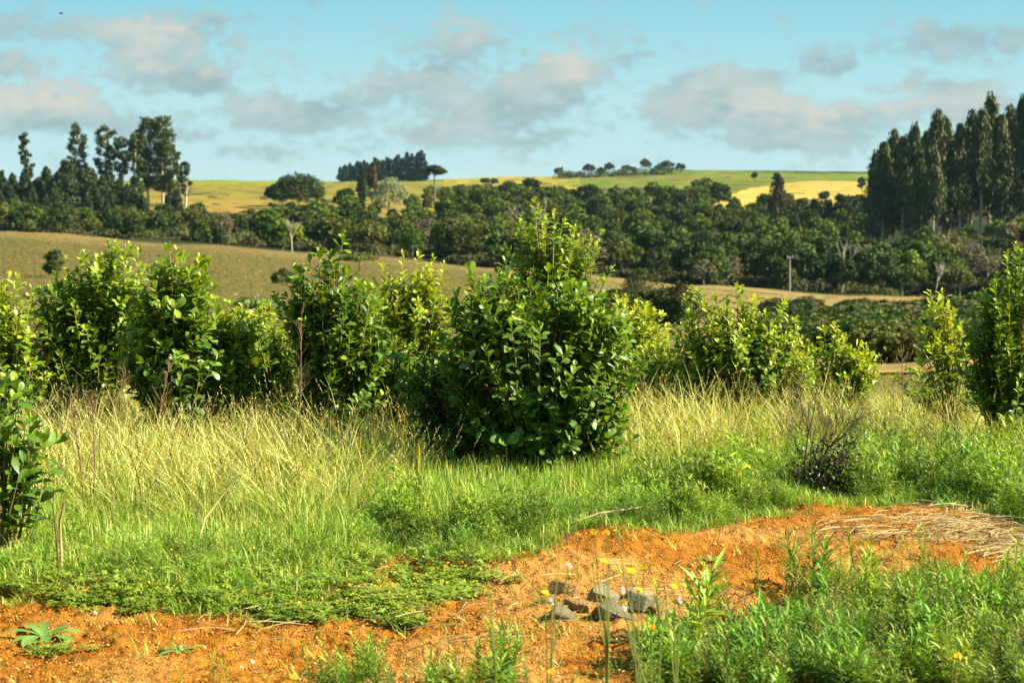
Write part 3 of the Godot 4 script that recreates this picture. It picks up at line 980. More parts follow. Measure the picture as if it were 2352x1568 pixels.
	for i in 900:
		var x := rng.randf_range(-140, 2500)
		var dd := rng.randf_range(342, 480)
		ux.append(Transform3D(Basis(Vector3.UP, rng.randf_range(0, TAU)).scaled(Vector3.ONE * rng.randf_range(.7, 1.4)), gp(x, dd)))
		var g := rng.randf_range(.6, 1.3)
		ut.append(Color(g, g * rng.randf_range(.9, 1.3), g))
	tag(many("undergrowth", us.mesh(), M.tree, ux, ut), "low undergrowth between the forest trunks", "undergrowth")
	# thicket in the valley on the right
	var hs := 0
	var tl := ["dark green thicket bush", "brownish thicket bush", "olive thicket bush"]
	for i in 330:
		var x := rng.randf_range(1765, 2470)
		var dd := 232.0 - 108.0 * pow(i / 330.0, .8)
		if i % 9 == 0: x = rng.randf_range(1400, 1580)
		if x < 1600: dd = rng.randf_range(150, 190)
		var foot := gp(x, dd)
		var line := lerpf(682, 660, clampf((x - 1750) / 400.0, 0, 1)) + (235 - dd) * .6
		if x < 1600: line = 668
		elif x < 1840: line += (1840 - x) * .5
		var h := clampf(px(x, line + rng.randf_range(-6, 30), dd).y - foot.y, 1.6, 5.5)
		var k: int = [0, 2, 1, 3, 6, 0, 2][i % 7]
		var sc := h / 6.2
		copy_of(kinds[k][i % 2], "thicket_bush", foot - Vector3(0, h * .22, 0), rng.randf_range(0, TAU), Vector3(sc * 1.6, sc, sc * 1.6), tl[[0, 2, 0, 1, 0, 0, 2][i % 7]] + ["in the valley beside the dark leafy tree", "at the left end of the valley thicket", "behind the low bright shrub", "above the golden patch", "behind the sparse sapling", "behind the ragged right shrub"][0 if x < 1600 else clampi(1 + int((x - 1740) / 130.0), 1, 5)].insert(0, " ") + (" on the far side" if dd > 190 else (" in its middle" if dd > 155 else " on the near side")), "bush", "bushes of the valley thicket")
	for v in kinds:
		for p in v: p.free()

# ---------------------------------------------------------------- shrubs
var leaf_shapes := []
var leaf_tones := [lin(.034, .078, .016), lin(.055, .118, .020), lin(.09, .18, .022), lin(.155, .265, .024), lin(.27, .375, .032), lin(.43, .50, .045)]  # palest tones also carry the glow of backlit leaves
var leaf_meshes := []

func make_leaves() -> void:
	leaf_shapes = [
		leaf_proto([0, .1, .3, .55, .76, .92, 1], [.018, .03, .13, .225, .25, .165, .02], .35, .18),
		leaf_proto([0, .1, .3, .55, .76, .92, 1], [.018, .03, .14, .245, .275, .19, .03], .22, .38, .25),
		leaf_proto([0, .1, .3, .55, .76, .92, 1], [.018, .03, .12, .20, .22, .14, .015], .5, .1, -.3),
		leaf_proto([0, .1, .3, .55, .76, .92, 1], [.018, .03, .13, .215, .24, .16, .02], .12, -.16)]
	for s in leaf_shapes:
		var r := []
		for t in leaf_tones:
			var q := Soup.new()
			q.add(s, Transform3D(), t)
			r.append(q.mesh())
		leaf_meshes.append(r)

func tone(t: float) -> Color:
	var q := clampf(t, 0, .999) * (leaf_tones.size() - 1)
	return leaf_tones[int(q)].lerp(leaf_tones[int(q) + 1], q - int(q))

func shrub(called: String, label: String, e: Dictionary, group := "") -> Node3D:
	var d: float = e.d
	var foot := gp(e.x, d)
	var o := thing(called, label, "shrub", foot, group)
	var k := d / F
	var tips := []
	for q in e.get("ell", []):
		for i in int(q[4] * 1.75):
			var u := rdir() * pow(rng.randf(), .36) * 1.08
			tips.append([px(q[0] + u.x * q[2] * 1.18, q[1] - u.y * q[3], d) + Vector3(0, 0, u.z * q[2] * k * .9), 0.0])
	for q in e.get("lead", []):
		for i in 3:
			tips.append([px(q[0] + rng.randfn(0, 22), q[1] + rng.randf_range(14, 85), d) + Vector3(0, 0, rng.randfn(0, .1)), 0.0])
		tips.append([px(q[0], q[1], d) + Vector3(0, 0, rng.randf_range(-.12, .12)), 1.0])
	var leaf_size: float = e.get("leaf", .072) * 1.06
	var young: float = e.get("young", .5)  # young leaf colour plus painted-in sun glow on the tips
	var spacing: float = e.get("spacing", .019) * 1.2
	var length: float = e.get("len", .42)
	var wood := Soup.new()
	var stem_a := lin(.16, .13, .05)
	var stem_b := lin(.24, .24, .05)
	var all := []
	var high := foot.y + .2
	for t in tips: high = maxf(high, t[0].y)
	var n := 0
	for t in tips:
		var tip: Vector3 = t[0]
		if tip.y < foot.y + .12: tip.y = foot.y + rng.randf_range(.12, .4)
		var off := Vector3(tip.x - foot.x, 0, tip.z - foot.z)
		var reach := rng.randf_range(.35, .6)
		var root := foot + off * reach * .75 + Vector3(0, (tip.y - foot.y) * reach, 0)
		if t[1] > 0: root = foot + off * .55 + Vector3(0, maxf(.1, (tip.y - foot.y) - length * 1.4), 0)
		var side := rng.randf_range(.2, .85)
		var bendp := Vector3(lerpf(root.x, tip.x, side), lerpf(root.y, tip.y, 1.15 - side), lerpf(root.z, tip.z, side)) + rdir() * .03
		var pts := []
		for i in 7:
			var q := i / 6.0
			pts.append(root.lerp(bendp, q).lerp(bendp.lerp(tip, q), q))
		var loc := []
		for p in pts: loc.append(p - foot)
		tube(wood, loc, [.0045, .0042, .0038, .0034, .003, .0024, .0015], 3, stem_b.lerp(stem_a, rng.randf()))
		if n % 4 == 0:
			var f := Vector3(rng.randf_range(-.06, .06), -.03, rng.randf_range(-.06, .06))
			tube(wood, [f, f.lerp(loc[0], .5) + off * .05, loc[0]], [.011, .008, .005], 4, stem_a)
		n += 1
		# leaves from the tip downwards
		var s := 0.004
		var phi := rng.randf_range(0, TAU)
		var total := 0.0
		for i in 6: total += pts[i].distance_to(pts[i + 1])
		var leafy := minf(total * .97, length * rng.randf_range(.6, 1.3))
		while s < leafy:
			var f := (1.0 - s / total) * 6.0
			var i := clampi(int(f), 0, 5)
			var p: Vector3 = pts[i].lerp(pts[i + 1], f - i)
			var ax: Vector3 = (pts[i + 1] - pts[i]).normalized()
			phi += 2.4 + rng.randf_range(-.35, .35)
			var sd := ax.cross(Vector3(.3, .1, .95)).normalized()
			var rad := sd * cos(phi) + ax.cross(sd) * sin(phi)
			var open := lerpf(.32, 1.12, clampf(s / .12, 0, 1)) + rng.randf_range(-.22, .25)
			var dir := (ax * cos(open) + rad * sin(open) + rdir() * .12).normalized()
			var face := (ax * sin(open) - rad * cos(open) + Vector3(0, .35, 0) + rdir() * .3).normalized()
			var size := leaf_size * lerpf(.42, 1.0, clampf(s / .07, 0, 1)) * rng.randf_range(.72, 1.22)
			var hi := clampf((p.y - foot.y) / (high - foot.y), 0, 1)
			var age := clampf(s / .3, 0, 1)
			var tn := young * (1.0 - age * .75) * (.55 + .7 * hi) + .16 + rng.randf_range(-.13, .17)  # fresh growth is paler; raised further at tips and top for backlit glow
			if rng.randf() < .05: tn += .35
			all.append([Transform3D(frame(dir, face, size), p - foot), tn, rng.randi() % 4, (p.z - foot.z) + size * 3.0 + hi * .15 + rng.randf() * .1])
			s += spacing * (rng.randf_range(.7, 1.3)) * (.55 if s < .04 else 1.0)
	part("branches", wood.mesh(), M.bark, o)
	all.sort_custom(func(a, b): return a[3] > b[3])
	var most: int = e.get("parts", 150)
	var rest := Soup.new()
	for i in all.size():
		var q: Array = all[i]
		if i < most:
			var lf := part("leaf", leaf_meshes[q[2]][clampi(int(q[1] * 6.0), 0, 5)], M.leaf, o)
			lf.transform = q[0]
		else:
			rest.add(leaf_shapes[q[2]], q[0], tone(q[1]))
	if not rest.v.is_empty():
		part("foliage", rest.mesh(), M.leaf, o, "stuff")
	#print(called, " leaves ", all.size())
	return o

func shrubs() -> void:
	make_leaves()
	shrub("shrub", "tallest shrub rising behind the broad leaved one, its thin spire above the forest", {d = 13.0, x = 1260, ell = [[1270, 760, 105, 150, 46], [1272, 660, 74, 75, 34], [1302, 585, 46, 50, 14], [1232, 570, 20, 55, 7]], lead = [[1228, 455], [1238, 470], [1200, 490], [1218, 520], [1190, 540], [1250, 545], [1298, 505], [1312, 520], [1330, 545], [1375, 552], [1352, 590], [1180, 600], [1280, 540]], leaf = .05, young = .62, spacing = .013, parts = 150, len = .36})
	shrub("shrub", "broad leaved rounded shrub in the middle, dark green with large leaves", {d = 12.0, x = 1235, ell = [[1235, 800, 185, 170, 95], [1250, 960, 165, 130, 60], [1150, 720, 95, 90, 28], [1340, 760, 90, 90, 26], [1090, 860, 70, 90, 20], [1330, 1010, 90, 80, 22]], lead = [[1075, 612], [1140, 625], [1110, 640], [1330, 655], [1385, 680], [1425, 700], [1160, 600], [1440, 790], [1050, 660], [1035, 720], [1450, 880], [1020, 780], [1440, 960]], leaf = .078, young = .42, spacing = .018, parts = 300})
	shrub("shrub", "low dark leaved shrub leaning out on the left side of the broad leaved one", {d = 12.35, x = 1060, ell = [[1020, 930, 95, 95, 40], [1080, 1010, 90, 70, 30], [980, 860, 55, 55, 14]], lead = [[950, 830], [965, 900], [1010, 820]], leaf = .082, young = .12, spacing = .024, parts = 200})
	shrub("shrub", "shrub with upright yellow green tips in the left group, forming its high left half", {d = 13.6, x = 215, ell = [[200, 740, 125, 120, 66], [150, 820, 110, 100, 40], [240, 660, 80, 60, 26], [120, 700, 50, 60, 14]], lead = [[248, 556], [270, 553], [292, 562], [320, 572], [178, 580], [150, 590], [205, 575], [100, 660], [75, 670], [230, 590]], leaf = .064, young = .62, spacing = .016, parts = 220})
	shrub("shrub", "dark shrub with large upright leaves at its tips, right half of the left group", {d = 12.9, x = 400, ell = [[400, 720, 90, 110, 52], [410, 840, 120, 90, 48], [345, 800, 80, 90, 24]], lead = [[392, 562], [412, 572], [425, 582], [372, 600], [455, 590], [472, 605], [350, 620], [440, 620]], leaf = .082, young = .5, spacing = .02, parts = 260})
	shrub("shrub", "low spreading shrub filling the right foot of the left group", {d = 13.1, x = 510, ell = [[505, 820, 80, 85, 44], [540, 760, 50, 60, 16], [470, 880, 60, 50, 16]], lead = [[500, 690], [520, 700], [545, 712]], leaf = .074, young = .6, spacing = .018, parts = 160})
	shrub("shrub", "small yellow green shrub between the left group and the slender one", {d = 14.2, x = 600, ell = [[600, 800, 60, 90, 34]], lead = [[560, 700], [610, 690], [585, 715], [640, 730]], leaf = .062, young = .72, spacing = .016, parts = 100})
	shrub("shrub", "slender shrub with separate pale stems and narrow dark leaves left of centre", {d = 12.9, x = 750, ell = [[750, 760, 75, 110, 46], [760, 880, 110, 100, 50], [700, 700, 45, 80, 18], [820, 820, 60, 110, 24]], lead = [[788, 548], [735, 572], [712, 585], [770, 600], [800, 620], [690, 640], [672, 660], [815, 655], [852, 660]], leaf = .072, young = .4, spacing = .017, parts = 240})
	shrub("shrub", "bright yellow green shrub standing further back left of the tallest one", {d = 16.2, x = 945, ell = [[945, 720, 85, 100, 62], [900, 690, 60, 70, 24], [950, 820, 80, 70, 26]], lead = [[925, 580], [960, 582], [995, 588], [1020, 605], [880, 610], [1015, 640]], leaf = .066, young = .95, spacing = .016, parts = 140})
	shrub("shrub", "thin sapling with tight leaves between the slender shrub and the bright one", {d = 13.1, x = 850, ell = [[848, 800, 40, 130, 26]], lead = [[846, 650], [835, 665], [870, 690]], leaf = .058, young = .6, spacing = .016, parts = 80})
	shrub("shrub", "yellow green shrub cut by the left edge of the view behind the grass", {d = 13.3, x = 10, ell = [[10, 780, 75, 110, 44], [40, 850, 70, 70, 22]], lead = [[15, 626], [38, 632], [0, 650], [60, 690], [-20, 640]], leaf = .064, young = .78, spacing = .017, parts = 130})
	shrub("shrub", "pale yellow green shrub right behind the broad leaved one", {d = 16.0, x = 1455, ell = [[1450, 780, 75, 90, 48], [1480, 840, 70, 60, 22]], lead = [[1415, 672], [1440, 680], [1465, 690], [1490, 700], [1520, 720], [1425, 700]], leaf = .07, young = .95, spacing = .017, parts = 120})
	shrub("shrub", "wide shrub with pointed tips and dry twigs in the right middle", {d = 14.3, x = 1690, ell = [[1690, 780, 125, 80, 78], [1620, 800, 70, 80, 26], [1750, 840, 80, 60, 26], [1600, 880, 90, 40, 18]], lead = [[1690, 652], [1705, 662], [1590, 660], [1605, 672], [1640, 680], [1730, 690], [1800, 690], [1808, 700], [1670, 680], [1760, 720]], leaf = .06, young = .72, spacing = .015, parts = 220})
	shrub("shrub", "low bright shrub between the wide one and the golden patch", {d = 15.0, x = 1920, ell = [[1915, 840, 80, 65, 42], [1975, 860, 40, 50, 16]], lead = [[1890, 752], [1915, 745], [1940, 770], [1985, 790], [1850, 790], [2002, 810]], leaf = .07, young = .85, spacing = .018, parts = 130})
	shrub("sapling", "sparse sapling with few pale leaves before the dark valley thicket", {d = 13.6, x = 2195, ell = [[2160, 740, 45, 50, 10], [2165, 800, 60, 40, 8]], lead = [[2140, 672], [2165, 668], [2180, 690], [2110, 740], [2175, 735], [2120, 752]], leaf = .068, young = .95, spacing = .022, parts = 100, len = .3})
	shrub("shrub", "tall ragged shrub at the right edge with a leaning tip", {d = 13.0, x = 2320, ell = [[2310, 740, 75, 110, 46], [2330, 860, 100, 90, 44], [2250, 840, 50, 70, 16]], lead = [[2335, 560], [2348, 575], [2310, 610], [2290, 640], [2265, 690], [2250, 680], [2365, 600], [2225, 730]], leaf = .056, young = .55, spacing = .015, parts = 200})
	shrub("shrub", "low grassy looking shrub between the sapling and the right edge", {d = 14.2, x = 2210, ell = [[2200, 890, 80, 45, 26], [2100, 880, 50, 40, 12]], leaf = .05, young = .6, spacing = .016, parts = 60})
	shrub("shrub", "near shrub with large blurred leaves cut by the left edge in front of the grass", {d = 9.3, x = -10, ell = [[10, 1040, 70, 110, 15], [0, 1140, 60, 70, 6]], lead = [[40, 880], [20, 870], [75, 960], [100, 1050], [85, 1000], [30, 920]], leaf = .085, young = .4, spacing = .024, parts = 260, len = .3})
	shrub("shrub", "dense low shrub closing the gap between the left group and the slender shrub", {d = 13.5, x = 640, ell = [[630, 830, 70, 90, 44], [590, 880, 60, 50, 18]], lead = [[655, 720], [620, 735]], leaf = .062, young = .6, spacing = .016, parts = 130})
	shrub("shrub", "shaded shrub filling in between the slender shrub and the low dark leaved one", {d = 13.3, x = 900, ell = [[900, 880, 80, 110, 54], [860, 900, 60, 80, 20]], lead = [[905, 760], [880, 770]], leaf = .066, young = .42, spacing = .017, parts = 150})
	shrub("shrub", "low shrub with a dark foot between the broad leaved shrub and the wide one", {d = 14.6, x = 1530, ell = [[1525, 850, 75, 70, 44], [1470, 880, 60, 50, 20]], lead = [[1540, 770], [1510, 780]], leaf = .062, young = .62, spacing = .016, parts = 120})
	shrub("shrub", "leafy shrub wedged between the wide right shrub and the low bright one", {d = 14.4, x = 1820, ell = [[1815, 860, 60, 60, 30]], lead = [[1830, 780], [1800, 790]], leaf = .06, young = .66, spacing = .016, parts = 90})
	shrub("shrub", "shrub behind the left group seen between its two high halves", {d = 14.6, x = 320, ell = [[310, 760, 70, 110, 40]], lead = [[325, 610], [300, 620], [345, 640]], leaf = .066, young = .6, spacing = .018, parts = 90})
	# the large leaved sprout low in front of the middle shrub
	var d := 11.75
	var foot := gp(1160, d)
	var at := px(1162, 1012, d)
	var o := thing("sprout", "single sprout of broad pale green leaves low in front of the middle shrub", "plant", foot)
	var s := Soup.new()
	tube(s, [Vector3.ZERO, Vector3(.01, (at.y - foot.y) * .6, .01), at - foot], [.006, .005, .003], 5, lin(.2, .2, .05))
	part("stem", s.mesh(), M.bark, o)
	for i in 11:
		var a := i * 2.4
		var dir := Vector3(cos(a), .35 + (.5 if i > 7 else 0.0) + rng.randf() * .3, sin(a) * .8 + .25).normalized()
		var lf := part("leaf", leaf_meshes[i % 2][2 if i % 3 else 3], M.leaf, o)
		lf.transform = Transform3D(frame(dir, Vector3(0, .5, .9), rng.randf_range(.085, .115)), at - foot - Vector3(0, i * .004, 0))

# ---------------------------------------------------------------- grasses and low cover
func grass_clump(count: int, radius: float, h0: float, h1: float, width: float, lean: float, droop: float, heads: float, straw: float) -> Soup:
	var s := Soup.new()
	for i in count:
		var a := rng.randf_range(0, TAU)
		var r := radius * sqrt(rng.randf())
		var dry := rng.randf() < straw
		var col := mixc(lin(.15, .29, .03), lin(.28, .42, .06), rng.randf())
		if dry: col = mixc(lin(.56, .49, .18), lin(.76, .68, .36), rng.randf())
		if rng.randf() < .14: col = lin(.20, .13, .055) if rng.randf() < .5 else lin(.10, .19, .03)
		var h := rng.randf_range(h0, h1)
		var dr := droop * rng.randf_range(.3, 1.5)
		var tip := blade(s, Vector3(cos(a) * r, 0, sin(a) * r), a + rng.randf_range(-2.2, 2.2), lean * rng.randf_range(-.2, 1.5), h, width * rng.randf_range(.6, 1.3), dr, 5, col)
		if dry and rng.randf() < heads:
			var up := Vector3(cos(a) * .4, .8, sin(a) * .4).normalized()
			for k in 9:
				var p := tip - up * k * .013
				var q := (up + rdir() * .5).normalized() * .013
				var sd := q.cross(rdir()).normalized() * .0028
				sheet(s, [[p - sd * .2, p + sd * .2], [p + q * .5 - sd, p + q * .5 + sd], [p + q - sd * .1, p + q + sd * .1]], lin(.62, .5, .26))
	return s

func herb_clump(stems: int, h: float, leaves: int, lw: float, ll: float, ca: Color, cb: Color) -> Soup:
	var s := Soup.new()
	for i in stems:
		var a := rng.randf_range(0, TAU)
		var base := Vector3(cos(a), 0, sin(a)) * rng.randf_range(0, .05)
		var dir := (Vector3(cos(a), 0, sin(a)) * rng.randf_range(0, .6) + Vector3.UP).normalized()
		var hh := h * rng.randf_range(.6, 1.1)
		var tip := base + dir * hh
		tube(s, [base, tip], [.0018, .001], 3, mixc(ca, lin(.22, .16, .06), .35))
		for k in leaves:
			var t := float(k + 1) / leaves
			var p := base.lerp(tip, lerpf(.15, 1, t))
			var b := k * 2.4 + a
			var dv := (Vector3(cos(b), 0, sin(b)) * rng.randf_range(.7, 1.1) + Vector3.UP * rng.randf_range(.2, .9)).normalized()
			var col := mixc(ca, cb, t * .7 + rng.randf_range(-.2, .4))
			var l := ll * rng.randf_range(.7, 1.2) * lerpf(1.0, .6, t)
			for f in 3:
				var q := (dv + rdir() * .55).normalized()
				var sd := q.cross(Vector3.UP + rdir() * .5).normalized() * lw
				var m := p + dv * l * .3 * f
				sheet(s, [[m - sd * .2, m + sd * .2], [m + q * l * .5 - sd, m + q * l * .5 + sd], [m + q * l - sd * .1, m + q * l + sd * .1]], col)
	return s

func clover_clump(flowers: int) -> Soup:
	var s := Soup.new()
	for i in 16:
		var a := rng.randf_range(0, TAU)
		var r := .045 * sqrt(rng.randf())
		var p := Vector3(cos(a) * r, rng.randf_range(.008, .028), sin(a) * r)
		var up := (Vector3.UP + rdir() * .45).normalized()
		var turn := rng.randf_range(0, TAU)
		for k in 3:
			var b := turn + k * TAU / 3
			var sd := up.cross(Vector3(cos(b), 0, sin(b))).normalized()
			var out := sd.cross(up).normalized()
			var col := mixc(lin(.15, .24, .025), lin(.30, .38, .045), rng.randf())
			sheet(s, [[p - sd * .001, p + sd * .001], [p + out * .007 - sd * .0045 + up * .001, p + out * .007 + sd * .0045 + up * .001], [p + out * .011 - sd * .002, p + out * .011 + sd * .002]], col)
	for i in flowers:
		var p := Vector3(rng.randf_range(-.04, .04), rng.randf_range(.03, .05), rng.randf_range(-.04, .04))
		var sd := Vector3(.0022, 0, 0).rotated(Vector3.UP, rng.randf() * TAU)
		var f := Vector3(0, .0016, 0) + sd.rotated(Vector3.UP, PI / 2)
		sheet(s, [[p - sd - f, p + sd - f], [p - sd + f, p + sd + f]], lin(.75, .52, .02))
	return s

func turned(at: Vector3, size: Vector3) -> Transform3D:
	return Transform3D(Basis(Vector3.UP, rng.randf_range(0, TAU)).scaled(size), at)

func grasses() -> void:
	var xf := [[], [], [], [], [], []]
	var ti := [[], [], [], [], [], []]
	for i in 9500:
		var x := rng.randf_range(-350, 2700)
		var dd := rng.randf_range(8.3, 17.5)
		var over := dd - bank_d(x) - nz.get_noise_2d(x * .2, dd * 40) * .4
		if over < .35: continue
		if x > 960 and x < 1435 and dd < 12.6 and dd > 10.6: continue
		if x > 1790 and x < 1960 and dd < 11.6: continue
		var t := smoothstep(.7, 2.7, over)
		if x > 880 and x < 1900: t *= smoothstep(1.2, 2.6, over)
		var dens := lerpf(.3, 1.0, t)
		if x > 1940 and dd > 14: dens *= .35
		if rng.randf() > dens: continue
		var w := 0 if rng.randf() < .6 else 1
		if rng.randf() < .24 * t: w = 2
		var h := lerpf(.30, .92, t) * rng.randf_range(.75, 1.15) * lerpf(.8, 1.15, clampf(nz.get_noise_2d(x * .15, dd * 14) + .5, 0, 1))
		if x > 1950: h *= .82
		xf[w].append(turned(gp(x, dd), Vector3(h * .6 + .4, h, h * .6 + .4)))
		var dry := clampf(t * 1.1 + .05 + nz2.get_noise_2d(x * .12, dd * 12) * .8, 0, 1)
		ti[w].append(mixc(Color(.66, .92, .42), Color(.98, 1.08, .80), dry))
	tag(many("tall_grass", grass_clump(24, .13, .26, .64, .0075, .5, .8, .4, .60).mesh(), M.grass, xf[0], ti[0]), "tall half dry grass covering the hilltop", "grass")
	tag(many("tall_grass", grass_clump(22, .14, .26, .60, .008, .8, 1.2, .35, .55).mesh(), M.grass, xf[1], ti[1]), "arching half dry grass mixed into the tall grass", "grass")
	tag(many("dry_stalks", grass_clump(5, .12, .5, .82, .006, .45, 1.3, 1.0, 1.0).mesh(), M.grass, xf[2], ti[2]), "pale dry stalks with seed heads rising from the grass", "grass")
	for i in 15000:
		var x := rng.randf_range(-300, 2650)
		var dd := rng.randf_range(8.0, 13.4)
		var over := dd - bank_d(x) - nz.get_noise_2d(x * .25, dd * 50) * .55
		if over < -.02 or over > 2.6: continue
		var h := lerpf(.5, 1.5, smoothstep(0, 1.6, over)) * rng.randf_range(.6, 1.2)
		xf[3].append(turned(gp(x, dd), Vector3(1, h, 1)))
		ti[3].append(mixc(Color(.75, 1.0, .5), Color(1.1, 1.05, .8), clampf(.4 + nz2.get_noise_2d(x * .2, dd * 20), 0, 1)))
	tag(many("short_grass", grass_clump(26, .075, .06, .15, .0042, .5, .9, 0, .22).mesh(), M.grass, xf[3], ti[3]), "short green grass along the edge of the bare soil", "grass")
	# scattered blades on the soil
	for i in 420:
		var x := rng.randf_range(-150, 2500)
		var q := gv(x, rng.randf_range(1230, 1640))
		if bare(q.x, q.z) < .6: continue
		xf[4].append(turned(q, Vector3.ONE * rng.randf_range(.4, 1.0)))
		ti[4].append(Color(.8, 1.0, .6))
	tag(many("grass_tufts", grass_clump(6, .03, .04, .13, .004, .7, .9, 0, .3).mesh(), M.grass, xf[4], ti[4]), "thin tufts of grass sprouting on the bare soil", "grass")
	# feathery low herbs between soil and grass
	xf[0] = []
	ti[0] = []
	xf[1] = []
	ti[1] = []
	for i in 7000:
		var x := rng.randf_range(-200, 2600)
		var dd := rng.randf_range(8.3, 13.2)
		var over := dd - bank_d(x) - nz.get_noise_2d(x * .3, dd * 60) * .35
		var mid := smoothstep(780, 980, x)
		if x > 985 and x < 1430 and dd > 11.3: continue
		if x > 1780 and x < 1965 and dd > 10.75 and dd < 11.7: continue
		if over < 0.02 or over > lerpf(1.0, 1.7, mid) or rng.randf() < smoothstep(.6, 1.7, over) * .8: continue
		if rng.randf() > lerpf(.35, 1.0, mid): continue
		var w := 0 if nz2.get_noise_2d(x * .1, dd * 15) + rng.randf_range(-.2, .2) < .05 else 1
		var h := lerpf(.4, 1.0, smoothstep(0, .7, over)) * rng.randf_range(.5, 1.5) * lerpf(.6, 1, mid) * (.55 if x > 960 and x < 1440 and dd > 9.95 else 1.0) * (.8 + nz2.get_noise_2d(x * .2, dd * 18))
		xf[w].append(turned(gp(x, dd), Vector3(h, h, h)))
		var g := rng.randf_range(.45, 1.3)
		ti[w].append(Color(g * rng.randf_range(.85, 1.15), g, g * .9))
	for i in 600:
		var x := rng.randf_range(1470, 2480)
		var v := rng.randf_range(1340, 1640)
		if v < lerpf(1500, 1355, clampf((x - 1500) / 420.0, 0, 1)) + 40 * nz.get_noise_2d(x * .3, v * .3): continue
		if x > 1560 and x < 1800 and v < 1480: continue
		var h := rng.randf_range(.3, .75)
		xf[i % 2].append(turned(gv(x, v), Vector3(h, h, h)))
		var g := rng.randf_range(.5, 1.1)
		ti[i % 2].append(Color(g * rng.randf_range(.8, 1.1), g, g))
	tag(many("low_herbs", herb_clump(7, .2, 9, .0028, .04, lin(.10, .22, .025), lin(.28, .43, .05)).mesh(), M.herb, xf[0], ti[0]), "feathery bright green herbs below the middle shrub", "herbs")
	tag(many("low_herbs", herb_clump(6, .24, 13, .0035, .05, lin(.14, .26, .03), lin(.38, .47, .06)).mesh(), M.herb, xf[1], ti[1]), "denser yellow green herbs mixed into the feathery ones", "herbs")
	# clover
	for i in 1750:
		var x: float
		var v: float
		if i < 1300:
			var c: Array = clover[rng.randi() % clover.size() if i > 800 else rng.randi() % 7]
			x = c[0] + rng.randfn(0, .8) * c[2]
			v = c[1] + rng.randfn(0, .8) * c[3]
			if nz.get_noise_2d(x * .9, v * 2.2) < -.05: continue
		else:
			x = rng.randf_range(-100, 1100)
			v = rng.randf_range(1270, 1420)
			if EYE * F / (v - 430) - bank_d(x) < -.1: continue
		var q := gv(x, v)
		var z := rng.randf_range(.6, 1.5)
		if i >= 1300:
			xf[5].append(turned(q + Vector3(0, rng.randf_range(0, .03), 0), Vector3(z, z * 1.3, z)))
		else:
			xf[5].append(turned(q, Vector3(z, z, z)))
		var g := rng.randf_range(.7, 1.25)
		ti[5].append(Color(g, g, g))
	tag(many("clover", clover_clump(1).mesh(), M.herb, xf[5], ti[5]), "low clover mats with tiny yellow flowers creeping over the soil", "clover")

# ---------------------------------------------------------------- weeds, rocks, sticks
func weed_proto(h: float, leaves: int, ll: float, lw: float, one_by_one: bool, ca: Color, cb: Color, heads := 1) -> Node3D:
	var o := Node3D.new()
	var s := Soup.new()
	var shape := leaf_proto([0, .15, .45, .75, 1], [lw * .4, lw * .8, lw, lw * .7, lw * .08], .5, .25)
	var ms := []
	for k in 4:
		var q := Soup.new()
		q.add(shape, Transform3D(), mixc(ca, cb, k / 3.0))
		ms.append(q.mesh())
	var fol := Soup.new()
	for st in heads:
		var a0 := rng.randf() * TAU
		var leanv := Vector3(cos(a0), 0, sin(a0)) * (0.0 if st == 0 else rng.randf_range(.25, .6))
		var hh := h * (1.0 if st == 0 else rng.randf_range(.6, .95))
		var pts := [Vector3.ZERO, Vector3(0, hh * .5, 0) + leanv * hh * .55, Vector3(0, hh, 0) + leanv * hh * .75]
		tube(s, pts, [.004, .003, .0015], 5, mixc(ca, lin(.2, .16, .05), .4))
		for i in leaves:
			var t := lerpf(.08, 1.0, float(i) / leaves)
			var p: Vector3 = pts[0].lerp(pts[1], t * 2) if t < .5 else pts[1].lerp(pts[2], t * 2 - 1)
			var a := i * 2.4 + a0
			var open := lerpf(1.2, .3, t * t) + rng.randf_range(-.2, .2)
			var dir := Vector3(cos(a) * sin(open), cos(open), sin(a) * sin(open))
			var l := ll * (sin(clampf(t, .15, .8) * PI * .9 + .2) * .6 + .5) * rng.randf_range(.75, 1.15)
			var k := clampi(int(t * 3 + rng.randf_range(-.6, 1.4)), 0, 3)
			var xf := Transform3D(frame(dir, Vector3.UP + rdir() * .3, l), p)
			if one_by_one:
				part("leaf", ms[k], M.herb, o).transform = xf
			else:
				fol.add(shape, xf, mixc(ca, cb, k / 3.0))
	part("stem", s.mesh(), M.herb, o)
	if not one_by_one: part("foliage", fol.mesh(), M.herb, o, "stuff")
	return o

